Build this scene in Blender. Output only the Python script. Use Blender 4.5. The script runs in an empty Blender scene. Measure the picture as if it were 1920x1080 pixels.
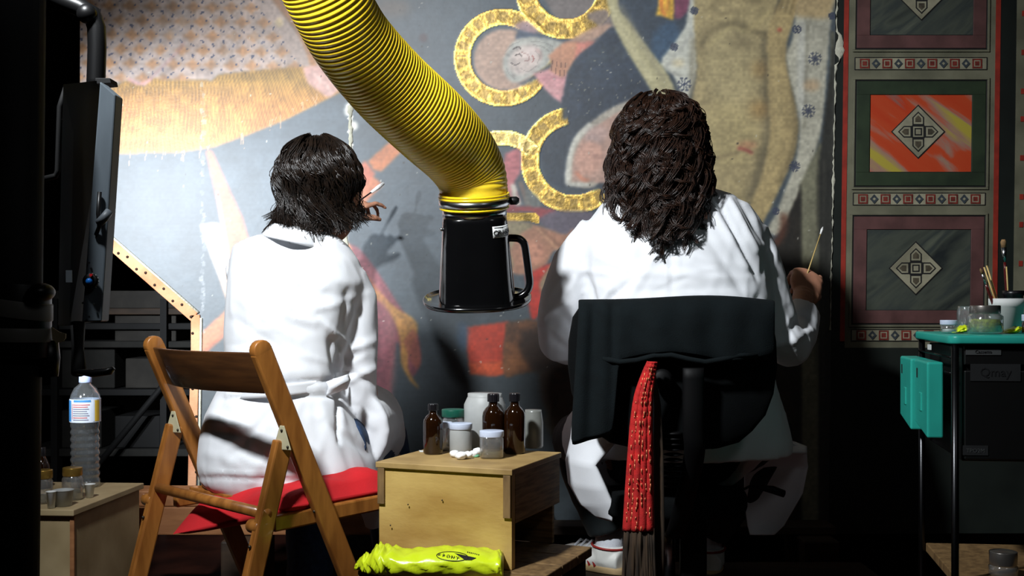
import bpy, bmesh, math, random
import numpy as np
from mathutils import Vector, Matrix, Euler
random.seed(7); RN = np.random.RandomState(11)
PI = math.pi
F, HOR, HC, PD = 2133., 575., .88, 3.4
S = bpy.context.scene
COL = S.collection
# ---------------------------------------------------------------- camera, world, lights, exposure
cd = bpy.data.cameras.new('camera'); cam = bpy.data.objects.new('camera', cd); COL.objects.link(cam)
cam.location = (0, 0, HC); cam.rotation_euler = (PI/2, 0, 0)
cd.sensor_width = 36; cd.lens = F/1920*36; cd.shift_y = (HOR-540)/1920; cd.clip_start = .05; cd.clip_end = 60
S.camera = cam
w = bpy.data.worlds.new('dark_room'); S.world = w; w.use_nodes = True
w.node_tree.nodes['Background'].inputs[0].default_value = (.75, .85, 1, 1)
w.node_tree.nodes['Background'].inputs[1].default_value = .010
def light(name, kind, loc, aim, power, col, **k):
    l = bpy.data.lights.new(name, kind); l.energy = power; l.color = col
    for a, b in k.items(): setattr(l, a, b)
    o = bpy.data.objects.new(name, l); COL.objects.link(o); o.location = loc
    o.rotation_euler = (Vector(aim)-Vector(loc)).to_track_quat('-Z', 'Y').to_euler(); return o
light('work_lamp', 'SPOT', (-.80, 1.0, 2.2), (.12, 3.0, .92), 340, (.93, .97, 1), spot_size=math.radians(84), spot_blend=1, shadow_soft_size=.075)
light('raking_lamp', 'SPOT', (-1.6, 1.55, 1.36), (-1.0, 3.4, 1.02), 470, (.88, .94, 1), spot_size=math.radians(44), spot_blend=1, shadow_soft_size=.04)
light('fill_light', 'AREA', (1.3, .2, 2.6), (.3, 3., .8), 2.2, (.95, .97, 1), shape='DISK', size=.5)  # weak fill added to lift the dark areas, not a fixture of the room
S.view_settings.view_transform = 'Standard'; S.view_settings.look = 'None'
S.view_settings.gamma = 1; S.view_settings.use_curve_mapping = False; S.view_settings.exposure = 0.
S.cycles.max_bounces = 8; S.cycles.transparent_max_bounces = 12

# ---------------------------------------------------------------- helpers
def P(px, py, D): return Vector(((px-960)*D/F, D, HC-(py-HOR)*D/F))
def lin(c):
    c = np.asarray(c, float)/255.
    return np.where(c <= .04045, c/12.92, ((c+.055)/1.055)**2.4)
def L4(c): return tuple(float(x) for x in lin(c))+(1.,)
def tag(o, label=None, cat=None, group=None, kind=None):
    if label: o['label'] = label
    if cat: o['category'] = cat
    if group: o['group'] = group
    if kind: o['kind'] = kind
    return o
OFF = {}
def empty(name, loc, label=None, cat=None, group=None, kind=None):
    o = bpy.data.objects.new(name, None); COL.objects.link(o); o.location = loc; o.empty_display_size = .05
    OFF[o] = Vector(loc); return tag(o, label, cat, group, kind)
def link_mesh(name, me, parent=None, base=None):
    o = bpy.data.objects.new(name, me); COL.objects.link(o)
    if parent is not None:
        o.parent = parent; off = OFF[parent]; me.transform(Matrix.Translation(-off)); OFF[o] = off
    else:
        n = len(me.vertices); co = np.empty(n*3); me.vertices.foreach_get('co', co); co = co.reshape(-1, 3)
        lo, hi = co.min(0), co.max(0)
        off = Vector(((lo[0]+hi[0])/2, (lo[1]+hi[1])/2, lo[2])) if base is None else Vector(base)
        me.transform(Matrix.Translation(-off)); o.location = off; OFF[o] = off
    return o
def fast_mesh(name, V, Fq, mat=None, smooth=True):
    V = np.asarray(V, np.float32); Fq = np.asarray(Fq, np.int32); k = Fq.shape[1]
    me = bpy.data.meshes.new(name); me.vertices.add(len(V)); me.vertices.foreach_set('co', V.ravel())
    me.loops.add(Fq.size); me.loops.foreach_set('vertex_index', Fq.ravel())
    me.polygons.add(len(Fq)); me.polygons.foreach_set('loop_start', np.arange(0, Fq.size, k, dtype=np.int32))
    me.polygons.foreach_set('loop_total', np.full(len(Fq), k, np.int32)) if False else None
    me.update(calc_edges=True); me.validate()
    if smooth: me.polygons.foreach_set('use_smooth', np.ones(len(Fq), bool))
    if mat: me.materials.append(mat)
    return me
def frame_of(d, up=Vector((0, 0, 1))):
    d = Vector(d).normalized()
    if abs(d.dot(up)) > .98: up = Vector((0, 1, 0))
    a = d.cross(up).normalized(); b = a.cross(d).normalized(); return a, b
class B:
    """collects shapes; build() links them as ONE mesh object"""
    def __init__(s): s.v = []; s.f = []
    def add(s, vs, fs):
        n = len(s.v); s.v += [tuple(v) for v in vs]; s.f += [tuple(i+n for i in f) for f in fs]; return s
    def hexa(s, p):
        return s.add(p, [(0, 3, 2, 1), (4, 5, 6, 7), (0, 1, 5, 4), (1, 2, 6, 5), (2, 3, 7, 6), (3, 0, 4, 7)])
    def box(s, x0, x1, y0, y1, z0, z1):
        return s.hexa([(x0, y0, z0), (x1, y0, z0), (x1, y1, z0), (x0, y1, z0), (x0, y0, z1), (x1, y0, z1), (x1, y1, z1), (x0, y1, z1)])
    def obox(s, o, a, b, c):
        """box from corner o along vectors a, b, c"""
        o, a, b, c = map(Vector, (o, a, b, c))
        return s.hexa([o, o+a, o+a+b, o+b, o+c, o+a+c, o+a+b+c, o+b+c])
    def bar(s, p, q, w, h, up=(0, 0, 1)):
        p, q = Vector(p), Vector(q); a, b = frame_of(q-p, Vector(up))
        return s.obox(p-a*w/2-b*h/2, a*w, b*h, q-p)
    def pbox(s, x0, y0, x1, y1, D0, D1):
        """box on the picture-parallel plane: pixel rectangle measured at depth D0 (front), back at D1"""
        a = P(x0, y1, D0); b = P(x1, y0, D0); return s.box(a.x, b.x, D0, D1, a.z, b.z)
    def prism(s, pts, vec):
        n = len(pts); pts = [Vector(p) for p in pts]; v = Vector(vec)
        return s.add(pts+[p+v for p in pts], [tuple(range(n-1, -1, -1)), tuple(range(n, 2*n))]+[(i, (i+1) % n, n+(i+1) % n, n+i) for i in range(n)])
    def tube(s, pts, r, seg=10, cap=True, flat=1., up=(0, 0, 1)):
        pts = [Vector(p) for p in pts]; n = len(pts)
        r = [r]*n if not hasattr(r, '__len__') else list(r)
        vs = []; pa = None
        for i, p in enumerate(pts):
            d = (pts[min(i+1, n-1)]-pts[max(i-1, 0)]).normalized()
            if pa is None: a, b = frame_of(d, Vector(up))
            else:
                a = (pa-d*pa.dot(d)).normalized(); b = a.cross(d)
            pa = a
            for k in range(seg):
                t = 2*PI*k/seg; vs.append(p+a*math.cos(t)*r[i]+b*math.sin(t)*r[i]*flat)
        fs = [(i*seg+k, i*seg+(k+1) % seg, (i+1)*seg+(k+1) % seg, (i+1)*seg+k) for i in range(n-1) for k in range(seg)]
        if cap: fs += [tuple(range(seg-1, -1, -1)), tuple((n-1)*seg+k for k in range(seg))]
        return s.add(vs, fs)
    def lathe(s, prof, c=(0, 0, 0), seg=28, ax=None, sq=0., cap=True, sx=1., sy=1.):
        """prof: (radius, height) list; ax: 3x3 matrix of axes; sq: squareness 0..1"""
        c = Vector(c); ax = ax or Matrix.Identity(3); vs = []
        for r, h in prof:
            for k in range(seg):
                t = 2*PI*k/seg; x, y = math.cos(t), math.sin(t)
                if sq:
                    m = (abs(x)**(2+4*sq)+abs(y)**(2+4*sq))**(-1/(2+4*sq)); x *= m; y *= m
                vs.append(c+ax @ Vector((r*x*sx, r*y*sy, h)))
        n = len(prof)
        fs = [(i*seg+k, i*seg+(k+1) % seg, (i+1)*seg+(k+1) % seg, (i+1)*seg+k) for i in range(n-1) for k in range(seg)]
        if cap: fs += [tuple(range(seg-1, -1, -1)), tuple((n-1)*seg+k for k in range(seg))]
        return s.add(vs, fs)
    def ball(s, c, rx, ry=None, rz=None, seg=20, rings=12, ax=None):
        ry = ry or rx; rz = rz or rx; ax = ax or Matrix.Identity(3); c = Vector(c); vs = []
        for i in range(1, rings):
            p = PI*i/rings
            for k in range(seg):
                t = 2*PI*k/seg; vs.append(c+ax @ Vector((rx*math.sin(p)*math.cos(t), ry*math.sin(p)*math.sin(t), -rz*math.cos(p))))
        m = rings-1
        fs = [(i*seg+k, i*seg+(k+1) % seg, (i+1)*seg+(k+1) % seg, (i+1)*seg+k) for i in range(m-1) for k in range(seg)]
        vs += [c+ax @ Vector((0, 0, -rz)), c+ax @ Vector((0, 0, rz))]; a, b = m*seg, m*seg+1
        fs += [((k+1) % seg, k, a) for k in range(seg)]+[((m-1)*seg+k, (m-1)*seg+(k+1) % seg, b) for k in range(seg)]
        return s.add(vs, fs)
    def hull(s, rows, seg=40, n=2.4):
        """rows: (py, xl, xr, D, halfdepth[, dDright]) closed loft whose silhouette follows pixel rows"""
        vs = []
        for row in rows:
            py, xl, xr, D, b = row[:5]; tw = row[5] if len(row) > 5 else 0
            c = P((xl+xr)/2, py, D); a = (xr-xl)/2*D/F
            for k in range(seg):
                t = 2*PI*k/seg; x, y = math.cos(t), math.sin(t); m = (abs(x)**n+abs(y)**n)**(-1/n)
                vs.append(c+Vector((a*x*m, b*y*m+tw*x*m, 0)))
        m = len(rows)
        fs = [(i*seg+k, (i+1)*seg+k, (i+1)*seg+(k+1) % seg, i*seg+(k+1) % seg) for i in range(m-1) for k in range(seg)]
        fs += [tuple(range(seg)), tuple((m-1)*seg+k for k in range(seg-1, -1, -1))]
        return s.add(vs, fs)
    def strip(s, rows, nc=14, sub=3):
        """rows: (L, R, bulge, [power]) sheet; bulge toward the camera"""
        R = []
        for i in range(len(rows)-1):
            for t in range(sub):
                u = t/sub; u2 = u
                R.append((rows[i][0].lerp(rows[i+1][0], u2), rows[i][1].lerp(rows[i+1][1], u2), rows[i][2]*(1-u)+rows[i+1][2]*u))
        R.append(rows[-1][:3]); vs = []
        for a, b, g in R:
            for k in range(nc+1):
                u = k/nc; p = a.lerp(b, u); p.y -= g*math.sin(PI*u)**.7; vs.append(p)
        m = nc+1
        return s.add(vs, [(i*m+k, i*m+k+1, (i+1)*m+k+1, (i+1)*m+k) for i in range(len(R)-1) for k in range(nc)])
    def mesh(s, name, mat=None, smooth=True):
        me = bpy.data.meshes.new(name); me.from_pydata(s.v, [], s.f); me.update()
        if smooth: me.polygons.foreach_set('use_smooth', [True]*len(me.polygons))
        if mat: me.materials.append(mat)
        return me
    def build(s, name, mat, parent=None, smooth=False, bevel=0, sub=0, solid=0, base=None, seg=2):
        o = link_mesh(name, s.mesh(name, mat, smooth), parent, base)
        if solid: m = o.modifiers.new('solid', 'SOLIDIFY'); m.thickness = solid; m.offset = 0
        if bevel:
            m = o.modifiers.new('bevel', 'BEVEL'); m.width = bevel; m.segments = seg; m.limit_method = 'ANGLE'; m.angle_limit = .6
        if sub: m = o.modifiers.new('sub', 'SUBSURF'); m.levels = sub; m.render_levels = sub
        return o
def crv(pts, n=8):
    """Catmull-Rom through tuples"""
    pts = [np.array(p, float) for p in pts]; out = []; q = [2*pts[0]-pts[1]]+pts+[2*pts[-1]-pts[-2]]
    for i in range(1, len(q)-2):
        for t in range(n):
            u = t/n
            out.append(.5*((2*q[i])+(-q[i-1]+q[i+1])*u+(2*q[i-1]-5*q[i]+4*q[i+1]-q[i+2])*u*u+(-q[i-1]+3*q[i]-3*q[i+1]+q[i+2])*u**3))
    out.append(pts[-1]); return out
def fuse(b, voxel=.006, smooth=6, name='fused'):
    """one continuous closed surface from overlapping closed shapes; returns (V, Quads)"""
    me = b.mesh(name, None, False); bm = bmesh.new(); bm.from_mesh(me); bmesh.ops.recalc_face_normals(bm, faces=bm.faces); bm.to_mesh(me); bm.free()
    o = bpy.data.objects.new(name, me); COL.objects.link(o)
    m = o.modifiers.new('r', 'REMESH'); m.mode = 'VOXEL'; m.voxel_size = voxel; m.adaptivity = 0
    if smooth: m = o.modifiers.new('s', 'SMOOTH'); m.factor = .5; m.iterations = smooth
    dg = bpy.context.evaluated_depsgraph_get(); dg.update(); ev = o.evaluated_get(dg); r = bpy.data.meshes.new_from_object(ev)
    n = len(r.vertices); V = np.empty(n*3); r.vertices.foreach_get('co', V); V = V.reshape(-1, 3)
    N = np.empty(n*3); r.vertices.foreach_get('normal', N); N = N.reshape(-1, 3)
    bpy.data.objects.remove(o); r.polygons.foreach_set('use_smooth', [True]*len(r.polygons))
    return r, V, N
def proj(V): return 960+V[:, 0]/V[:, 1]*F, HOR-(V[:, 2]-HC)/V[:, 1]*F
def wav(V, scale, seed, k=5, stretch=(1, 1, 1)):
    """smooth pseudo noise made of sines, about -1..1"""
    r = np.random.RandomState(seed); out = np.zeros(len(V)); X = V/np.array(stretch)
    for i in range(k):
        d = r.randn(3); d /= np.linalg.norm(d); fr = (0.6+1.1*r.rand())*2*PI/scale
        out += np.sin(X @ d*fr+r.rand()*6.28+1.3*np.sin(X @ r.randn(3)*fr*.35+r.rand()*6))
    return out/k*1.4
def crease(V, N, px, py, folds):
    """folds: (x0,y0,x1,y1,width px, amp m) on the side seen from the camera; amp>0 ridge"""
    d = np.zeros(len(V)); front = np.clip(-N[:, 1]*2.2+.35, 0, 1)
    for x0, y0, x1, y1, wd, am in folds:
        ex, ey = x1-x0, y1-y0; l2 = ex*ex+ey*ey; t = np.clip(((px-x0)*ex+(py-y0)*ey)/l2, 0, 1)
        q = np.hypot(px-x0-t*ex, py-y0-t*ey)/wd
        d += am*np.exp(-q*q)*front*np.sin(np.clip(t*.84+.08, 0, 1)*PI)**.4
    return d
def cloth(b, name, mat, parent, folds=(), noise=.0025, seed=1, voxel=.006, smooth=8):
    me, V, N = fuse(b, voxel, smooth, name); px, py = proj(V)
    w1 = wav(V, .16, seed, 6, (1, 1, 1.5)); w2 = wav(V, .07, seed+1, 6, (1, 1, 1.9))
    d = crease(V, N, px, py, folds)+noise*(w1*1.2+(1-np.abs(w2)*1.6)*.9)
    V = V+N*d[:, None]; me.vertices.foreach_set('co', V.ravel()); me.update(); me.materials.append(mat); me.name = name
    return link_mesh(name, me, parent)

# ---------------------------------------------------------------- materials
def mat(name, col, rough=.6, metal=0., var=0., scale=20., col2=None, bump=0., bscale=None, stretch=None, alpha=None, trans=0., ior=1.45, spec=.5, coat=0., sheen=0., sss=0., detail=4., emit=None):
    m = bpy.data.materials.new(name); m.use_nodes = True; nt = m.node_tree; N = nt.nodes; bs = N['Principled BSDF']
    bs.inputs['Base Color'].default_value = L4(col); bs.inputs['Roughness'].default_value = rough; bs.inputs['Metallic'].default_value = metal
    bs.inputs['IOR'].default_value = ior; bs.inputs['Transmission Weight'].default_value = trans; bs.inputs['Specular IOR Level'].default_value = spec
    bs.inputs['Coat Weight'].default_value = coat; bs.inputs['Sheen Weight'].default_value = sheen
    if sss: bs.inputs['Subsurface Weight'].default_value = sss; bs.inputs['Subsurface Radius'].default_value = (.02, .01, .005) if name == 'skin' else (.02, .016, .002)
    tc = N.new('ShaderNodeTexCoord'); mp = N.new('ShaderNodeMapping'); nt.links.new(tc.outputs['Object'], mp.inputs[0])
    if stretch: mp.inputs['Scale'].default_value = stretch
    if col2 is not None or var:
        no = N.new('ShaderNodeTexNoise'); no.inputs['Scale'].default_value = scale; no.inputs['Detail'].default_value = detail; nt.links.new(mp.outputs[0], no.inputs['Vector'])
        cr = N.new('ShaderNodeValToRGB'); nt.links.new(no.outputs['Fac'], cr.inputs[0])
        c = np.array(col, float); c2 = np.array(col2 if col2 is not None else c*(1-var), float)
        cr.color_ramp.elements[0].position = .36; cr.color_ramp.elements[0].color = L4(c2)
        cr.color_ramp.elements[1].position = .64; cr.color_ramp.elements[1].color = L4(c)
        nt.links.new(cr.outputs[0], bs.inputs['Base Color'])
    if bump:
        nb = N.new('ShaderNodeTexNoise'); nb.inputs['Scale'].default_value = bscale or scale*3; nb.inputs['Detail'].default_value = 5; nt.links.new(mp.outputs[0], nb.inputs['Vector'])
        bu = N.new('ShaderNodeBump'); bu.inputs['Strength'].default_value = bump; bu.inputs['Distance'].default_value = .004
        nt.links.new(nb.outputs['Fac'], bu.inputs['Height']); nt.links.new(bu.outputs[0], bs.inputs['Normal'])
    return m
def glass(name, col=(255, 255, 255), rough=.03, alpha=.22):
    """thin clear wall: a mix of transparent and glossy, so what stands inside and behind shows"""
    m = bpy.data.materials.new(name); m.use_nodes = True; nt = m.node_tree; N = nt.nodes; N.remove(N['Principled BSDF'])
    tr = N.new('ShaderNodeBsdfTransparent'); tr.inputs[0].default_value = L4(col)
    gl = N.new('ShaderNodeBsdfGlossy'); gl.inputs['Roughness'].default_value = rough+.05
    df = N.new('ShaderNodeBsdfDiffuse'); df.inputs[0].default_value = (.6, .62, .62, 1)
    lw = N.new('ShaderNodeLayerWeight'); lw.inputs[0].default_value = .35
    mr = N.new('ShaderNodeMapRange'); mr.inputs[3].default_value = .06; mr.inputs[4].default_value = .8; nt.links.new(lw.outputs['Facing'], mr.inputs[0])
    m1 = N.new('ShaderNodeMixShader'); nt.links.new(mr.outputs[0], m1.inputs[0]); nt.links.new(tr.outputs[0], m1.inputs[1]); nt.links.new(gl.outputs[0], m1.inputs[2])
    m2 = N.new('ShaderNodeMixShader'); m2.inputs[0].default_value = alpha; nt.links.new(m1.outputs[0], m2.inputs[1]); nt.links.new(df.outputs[0], m2.inputs[2])
    nt.links.new(m2.outputs[0], N['Material Output'].inputs['Surface']); return m
M = {}
M['floor'] = mat('dark_red_floor', (70, 36, 26), .45, col2=(48, 24, 18), scale=6, bump=.1)
M['wall'] = mat('dark_plaster', (48, 44, 38), .9, var=.3, scale=3, bump=.2)
M['coat'] = mat('white_cotton', (224, 226, 230), .85, var=.03, scale=8, bump=.12, bscale=700, spec=.2, sheen=.1)
M['skin'] = mat('skin', (196, 140, 112), .5, var=.08, scale=30, sss=.1)
M['lips'] = mat('lips', (160, 84, 76), .45, var=.05)
M['eye'] = mat('eye_white', (225, 222, 215), .2, var=.03); M['iris'] = mat('iris', (60, 38, 24), .2, var=.1)
M['hair1'] = mat('dark_brown_hair', (30, 21, 15), .34, col2=(17, 12, 9), scale=60, spec=.5)
M['hair2'] = mat('brown_curly_hair', (46, 28, 19), .36, col2=(22, 13, 9), scale=60, spec=.45)
M['jeans'] = mat('blue_denim', (44, 66, 98), .85, var=.2, scale=80)
M['trousers'] = mat('dark_trousers', (30, 38, 40), .8, var=.2, scale=30)
M['shoe'] = mat('white_leather', (214, 214, 208), .5, var=.06, scale=30); M['shoered'] = mat('red_trim', (150, 34, 30), .5, var=.1)
M['sole'] = mat('tan_rubber', (176, 150, 108), .7, var=.1); M['sock'] = mat('white_sock', (214, 218, 226), .9, var=.05, bump=.3, bscale=300)
M['blackshoe'] = mat('black_shoe', (20, 19, 19), .4, var=.2)
M['woodchair'] = mat('honey_beech', (164, 106, 48), .38, col2=(134, 82, 34), scale=9, stretch=(6, 6, 1), coat=.3)
M['woodslat'] = mat('brown_bent_wood', (82, 50, 24), .45, col2=(62, 37, 18), scale=9, stretch=(1, 1, 8), coat=.2)
M['plate'] = mat('brass_plated_steel', (198, 190, 156), .45, .25, var=.08); M['screw'] = mat('dark_screw', (70, 66, 58), .4, .8, var=.1)
M['red'] = mat('red_cushion', (196, 22, 30), .85, var=.12, scale=12, bump=.15, bscale=400)
M['ply'] = mat('yellow_plywood', (196, 164, 96), .55, col2=(164, 128, 66), scale=5, stretch=(1, 1, 2.4), bump=.12, bscale=60, detail=7)
M['plyedge'] = mat('ply_edge', (146, 118, 78), .7, col2=(104, 82, 52), scale=14, stretch=(1, 1, 12))
M['plytop'] = mat('worn_plywood', (176, 146, 92), .6, col2=(140, 112, 66), scale=10, bump=.15)
M['batten'] = mat('grey_wood', (128, 100, 62), .7, col2=(96, 72, 42), scale=14, stretch=(5, 5, 1))
M['oldply'] = mat('pale_board', (182, 162, 124), .65, col2=(150, 130, 94), scale=5, bump=.1)
M['beam'] = mat('pine_beam', (176, 122, 78), .7, col2=(140, 92, 56), scale=6, stretch=(1, 5, 5), bump=.15)
M['darkwood'] = mat('dark_wood', (66, 50, 36), .7, col2=(44, 33, 24), scale=8, stretch=(1, 4, 4))
M['hose'] = mat('yellow_pvc', (248, 214, 52), .34, var=.05, scale=20, bump=.10, bscale=160, spec=.7, sss=.45)
M['wire'] = mat('yellow_wire', (238, 202, 30), .25, var=.06, coat=.4)
M['steel'] = mat('brushed_steel', (186, 188, 190), .25, 1., var=.1, scale=30, stretch=(1, 1, 12))
M['hood'] = mat('black_gloss_plastic', (9, 9, 10), .16, var=.1, coat=.5, spec=.6, bump=.02, bscale=14)
M['chairblack'] = mat('chair_black', (6, 6, 7), .6, var=.1, spec=.2); M['black'] = mat('black_satin', (14, 14, 15), .4, var=.15); M['blackmat'] = mat('black_matt', (12, 12, 13), .75, var=.2)
M['greypl'] = mat('grey_strip', (92, 98, 104), .5, var=.08)
M['grip'] = mat('black_fabric', (8, 10, 11), .95, var=.15, scale=60, bump=.3, bscale=500, spec=.12)
M['jacket'] = mat('black_teal_knit', (14, 20, 22), .95, var=.15, scale=30, bump=.3, bscale=500, spec=.15)
M['paper'] = mat('white_paper', (214, 216, 214), .7, var=.04); M['ink'] = mat('black_ink', (18, 18, 20), .6, var=.1)
M['glass'] = glass('clear_glass', alpha=.07); M['amber'] = mat('amber_glass', (40, 19, 6), .08, var=.3, scale=12, trans=.25, spec=.7, coat=.3)
M['cap'] = mat('black_cap', (16, 14, 18), .35, var=.1); M['whitelid'] = mat('white_lid', (196, 206, 226), .35, var=.04)
M['frost'] = mat('frosted_plastic', (176, 178, 176), .5, var=.08, scale=20, trans=.15)
M['greenlid'] = mat('green_lid', (16, 84, 66), .4, var=.1); M['palegreen'] = mat('pale_green', (110, 176, 140), .4, var=.06)
M['cotton'] = mat('cotton_wool', (238, 238, 236), 1., var=.03, bump=.5, bscale=90, sheen=.5)
M['liquid'] = mat('pale_liquid', (120, 116, 84), .1, var=.1, trans=.5)
M['bag'] = mat('yellow_green_plastic', (218, 238, 36), .28, var=.07, scale=10, bump=.25, bscale=50, spec=.6)
M['green'] = mat('sea_green_plastic', (44, 168, 152), .35, var=.06, scale=10)
M['drawer'] = mat('black_drawer', (10, 10, 10), .45, var=.1); M['chrome'] = mat('chrome_post', (62, 62, 64), .3, 1., var=.05)
M['lidgold'] = mat('gold_lid', (176, 140, 66), .3, .7, var=.1); M['lidsteel'] = mat('metal_lid', (170, 164, 158), .3, .9, var=.08)
M['cloudy'] = mat('cloudy_glass', (150, 152, 146), .3, var=.15, scale=14, trans=.3)
M['shelf'] = mat('dim_shelf', (36, 35, 32), .8, var=.2); M['carton'] = mat('grey_carton', (50, 47, 43), .8, var=.15)
M['tape'] = mat('grey_tape', (120, 118, 112), .5, var=.12, scale=14, bump=.2); M['tagm'] = mat('beige_tag', (190, 172, 134), .6, var=.06)
M['blue'] = mat('blue_knob', (26, 104, 190), .3, var=.05); M['redd'] = mat('red_mark', (190, 30, 36), .4, var=.05)
M['brasspipe'] = mat('dull_brass', (150, 128, 80), .35, .7, var=.1)
M['linen'] = mat('pink_linen_strip', (206, 150, 112), .8, col2=(180, 112, 76), scale=9, bump=.3, bscale=120)
M['gesso'] = mat('white_gesso', (196, 194, 176), .9, var=.1, scale=60, bump=.5, bscale=150)
M['nail'] = mat('rusty_nail', (56, 42, 34), .6, .5, var=.2)
M['scarf'] = mat('red_knit', (190, 26, 24), .85, var=.2, scale=60, bump=.3, bscale=400); M['gold'] = mat('gold_thread', (226, 140, 96), .4, .4, var=.1)
M['tassel'] = mat('brown_tassel', (58, 42, 26), .9, col2=(30, 22, 14), scale=40, stretch=(3, 3, .4))
M['brushwood'] = mat('stick_wood', (206, 176, 110), .5, var=.1); M['brushred'] = mat('dark_red_lacquer', (80, 16, 16), .3, var=.1, coat=.4)
M['bristle'] = mat('bristle', (150, 116, 76), .8, var=.2, scale=90); M['clearpet'] = glass('clear_plastic_bottle', (236, 240, 244), .05, .07)
M['labelw'] = mat('bottle_label', (206, 214, 226), .5, var=.03); M['labelb'] = mat('label_blue', (60, 130, 190), .5, var=.05); M['labelr'] = mat('label_red', (190, 90, 90), .5, var=.05)
M['labely'] = mat('label_yellow', (220, 180, 60), .5, var=.05); M['capblue'] = mat('pale_blue_cap', (170, 184, 224), .4, var=.04)
# lozenge panel paints
M['pgrey'] = mat('grey_green_tempera', (116, 114, 94), .6, col2=(92, 91, 74), scale=9, bump=.12, bscale=60)
M['pred'] = mat('red_tempera', (156, 46, 32), .6, var=.15, scale=30); M['pgreen'] = mat('green_tempera', (42, 56, 36), .6, col2=(30, 42, 27), scale=14)
M['ppink'] = mat('mauve_tempera', (98, 64, 62), .6, col2=(78, 50, 48), scale=14); M['pblack'] = mat('black_line', (26, 26, 26), .6, var=.2)
M['pdark'] = mat('dark_green_black', (26, 32, 28), .5, var=.3, scale=6)
def marble(name, ramp, ang, sc=3.2):
    m = mat(name, ramp[0][1], .45); nt = m.node_tree; N = nt.nodes; mp = [n for n in N if n.type == 'MAPPING'][0]
    mp.vector_type = 'TEXTURE'; mp.inputs['Rotation'].default_value = (0, ang, 0); mp.inputs['Scale'].default_value = (1, 1, .22)
    no = N.new('ShaderNodeTexNoise'); no.inputs['Scale'].default_value = sc; no.inputs['Detail'].default_value = 6; no.inputs['Distortion'].default_value = .35
    nt.links.new(mp.outputs[0], no.inputs['Vector']); cr = N.new('ShaderNodeValToRGB'); nt.links.new(no.outputs['Fac'], cr.inputs[0])
    el = cr.color_ramp.elements
    while len(el) < len(ramp): el.new(.5)
    for i, (p, c) in enumerate(ramp): el[i].position = p
    for i, (p, c) in enumerate(ramp): el[i].color = L4(c)
    nt.links.new(cr.outputs[0], N['Principled BSDF'].inputs['Base Color']); return m
M['marble'] = marble('grey_marble_paint', [(.3, (34, 39, 40)), (.46, (72, 77, 68)), (.56, (54, 60, 58)), (.72, (104, 108, 92))], math.radians(-38))
M['orange'] = marble('orange_marble_paint', [(.36, (172, 156, 62)), (.43, (156, 120, 104)), (.49, (186, 70, 36)), (.6, (184, 60, 28)), (.66, (136, 96, 86))], math.radians(40), 2.3)

# ================================================================ SETTING
b = B().box(-6, 6, -1.5, 7.5, -.1, 0); tag(b.build('floor', M['floor']), 'dark reddish floor', kind='structure')
b = B().box(-6, 6, 7.5, 7.6, 0, 4); tag(b.build('wall_back', M['wall']), kind='structure')
b = B().box(-6.1, -6, -1.5, 7.6, 0, 4); tag(b.build('wall_left', M['wall']), kind='structure')
b = B().box(6, 6.1, -1.5, 7.6, 0, 4); tag(b.build('wall_right', M['wall']), kind='structure')
b = B().box(-6, 6, -1.6, -1.5, 0, 4); tag(b.build('wall_front', M['wall']), kind='structure')
b = B().box(-6, 6, -1.6, 7.6, 4, 4.1); tag(b.build('ceiling', M['wall']), kind='structure')

# ================================================================ THE PAINTED ALTARPIECE (turned on its side)
ST = 2.0; GX0, GX1, GY0, GY1 = 150., 1566., -150., 1000.
nx = int((GX1-GX0)/ST)+1; ny = int((GY1-GY0)/ST)+1
XX, YY = np.meshgrid(GX0+ST*np.arange(nx), GY0+ST*np.arange(ny))
C = np.zeros((ny, nx, 3)); G = np.zeros((ny, nx)); HT = np.zeros((ny, nx)); RA = np.random.RandomState(5)
def vnoise(cell, seed, cellx=None):
    r = np.random.RandomState(seed); cx = (cellx or cell); gx = int((GX1-GX0)/cx)+3; gy = int((GY1-GY0)/cell)+3; g = r.rand(gy, gx)
    u = (XX-GX0)/cx; v = (YY-GY0)/cell; i = u.astype(int); j = v.astype(int); a = u-i; c = v-j; a = a*a*(3-2*a); c = c*c*(3-2*c)
    return (g[j, i]*(1-a)+g[j, i+1]*a)*(1-c)+(g[j+1, i]*(1-a)+g[j+1, i+1]*a)*c
N1, N2, N3, N4 = vnoise(120, 1), vnoise(40, 2), vnoise(14, 3), vnoise(5, 4)
def blur(m, n):
    for _ in range(2):
        for ax in (0, 1):
            k = max(1, int(n)); p = np.pad(m, [(k, k) if a == ax else (0, 0) for a in (0, 1)], mode='edge'); c = np.cumsum(p, axis=ax, dtype=float)
            c = np.concatenate([np.zeros_like(np.take(c, [0], axis=ax)), c], axis=ax)
            w_ = 2*k+1; L = m.shape[ax]
            m = (np.take(c, range(w_, w_+L), axis=ax)-np.take(c, range(0, L), axis=ax))/w_
    return m
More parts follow.
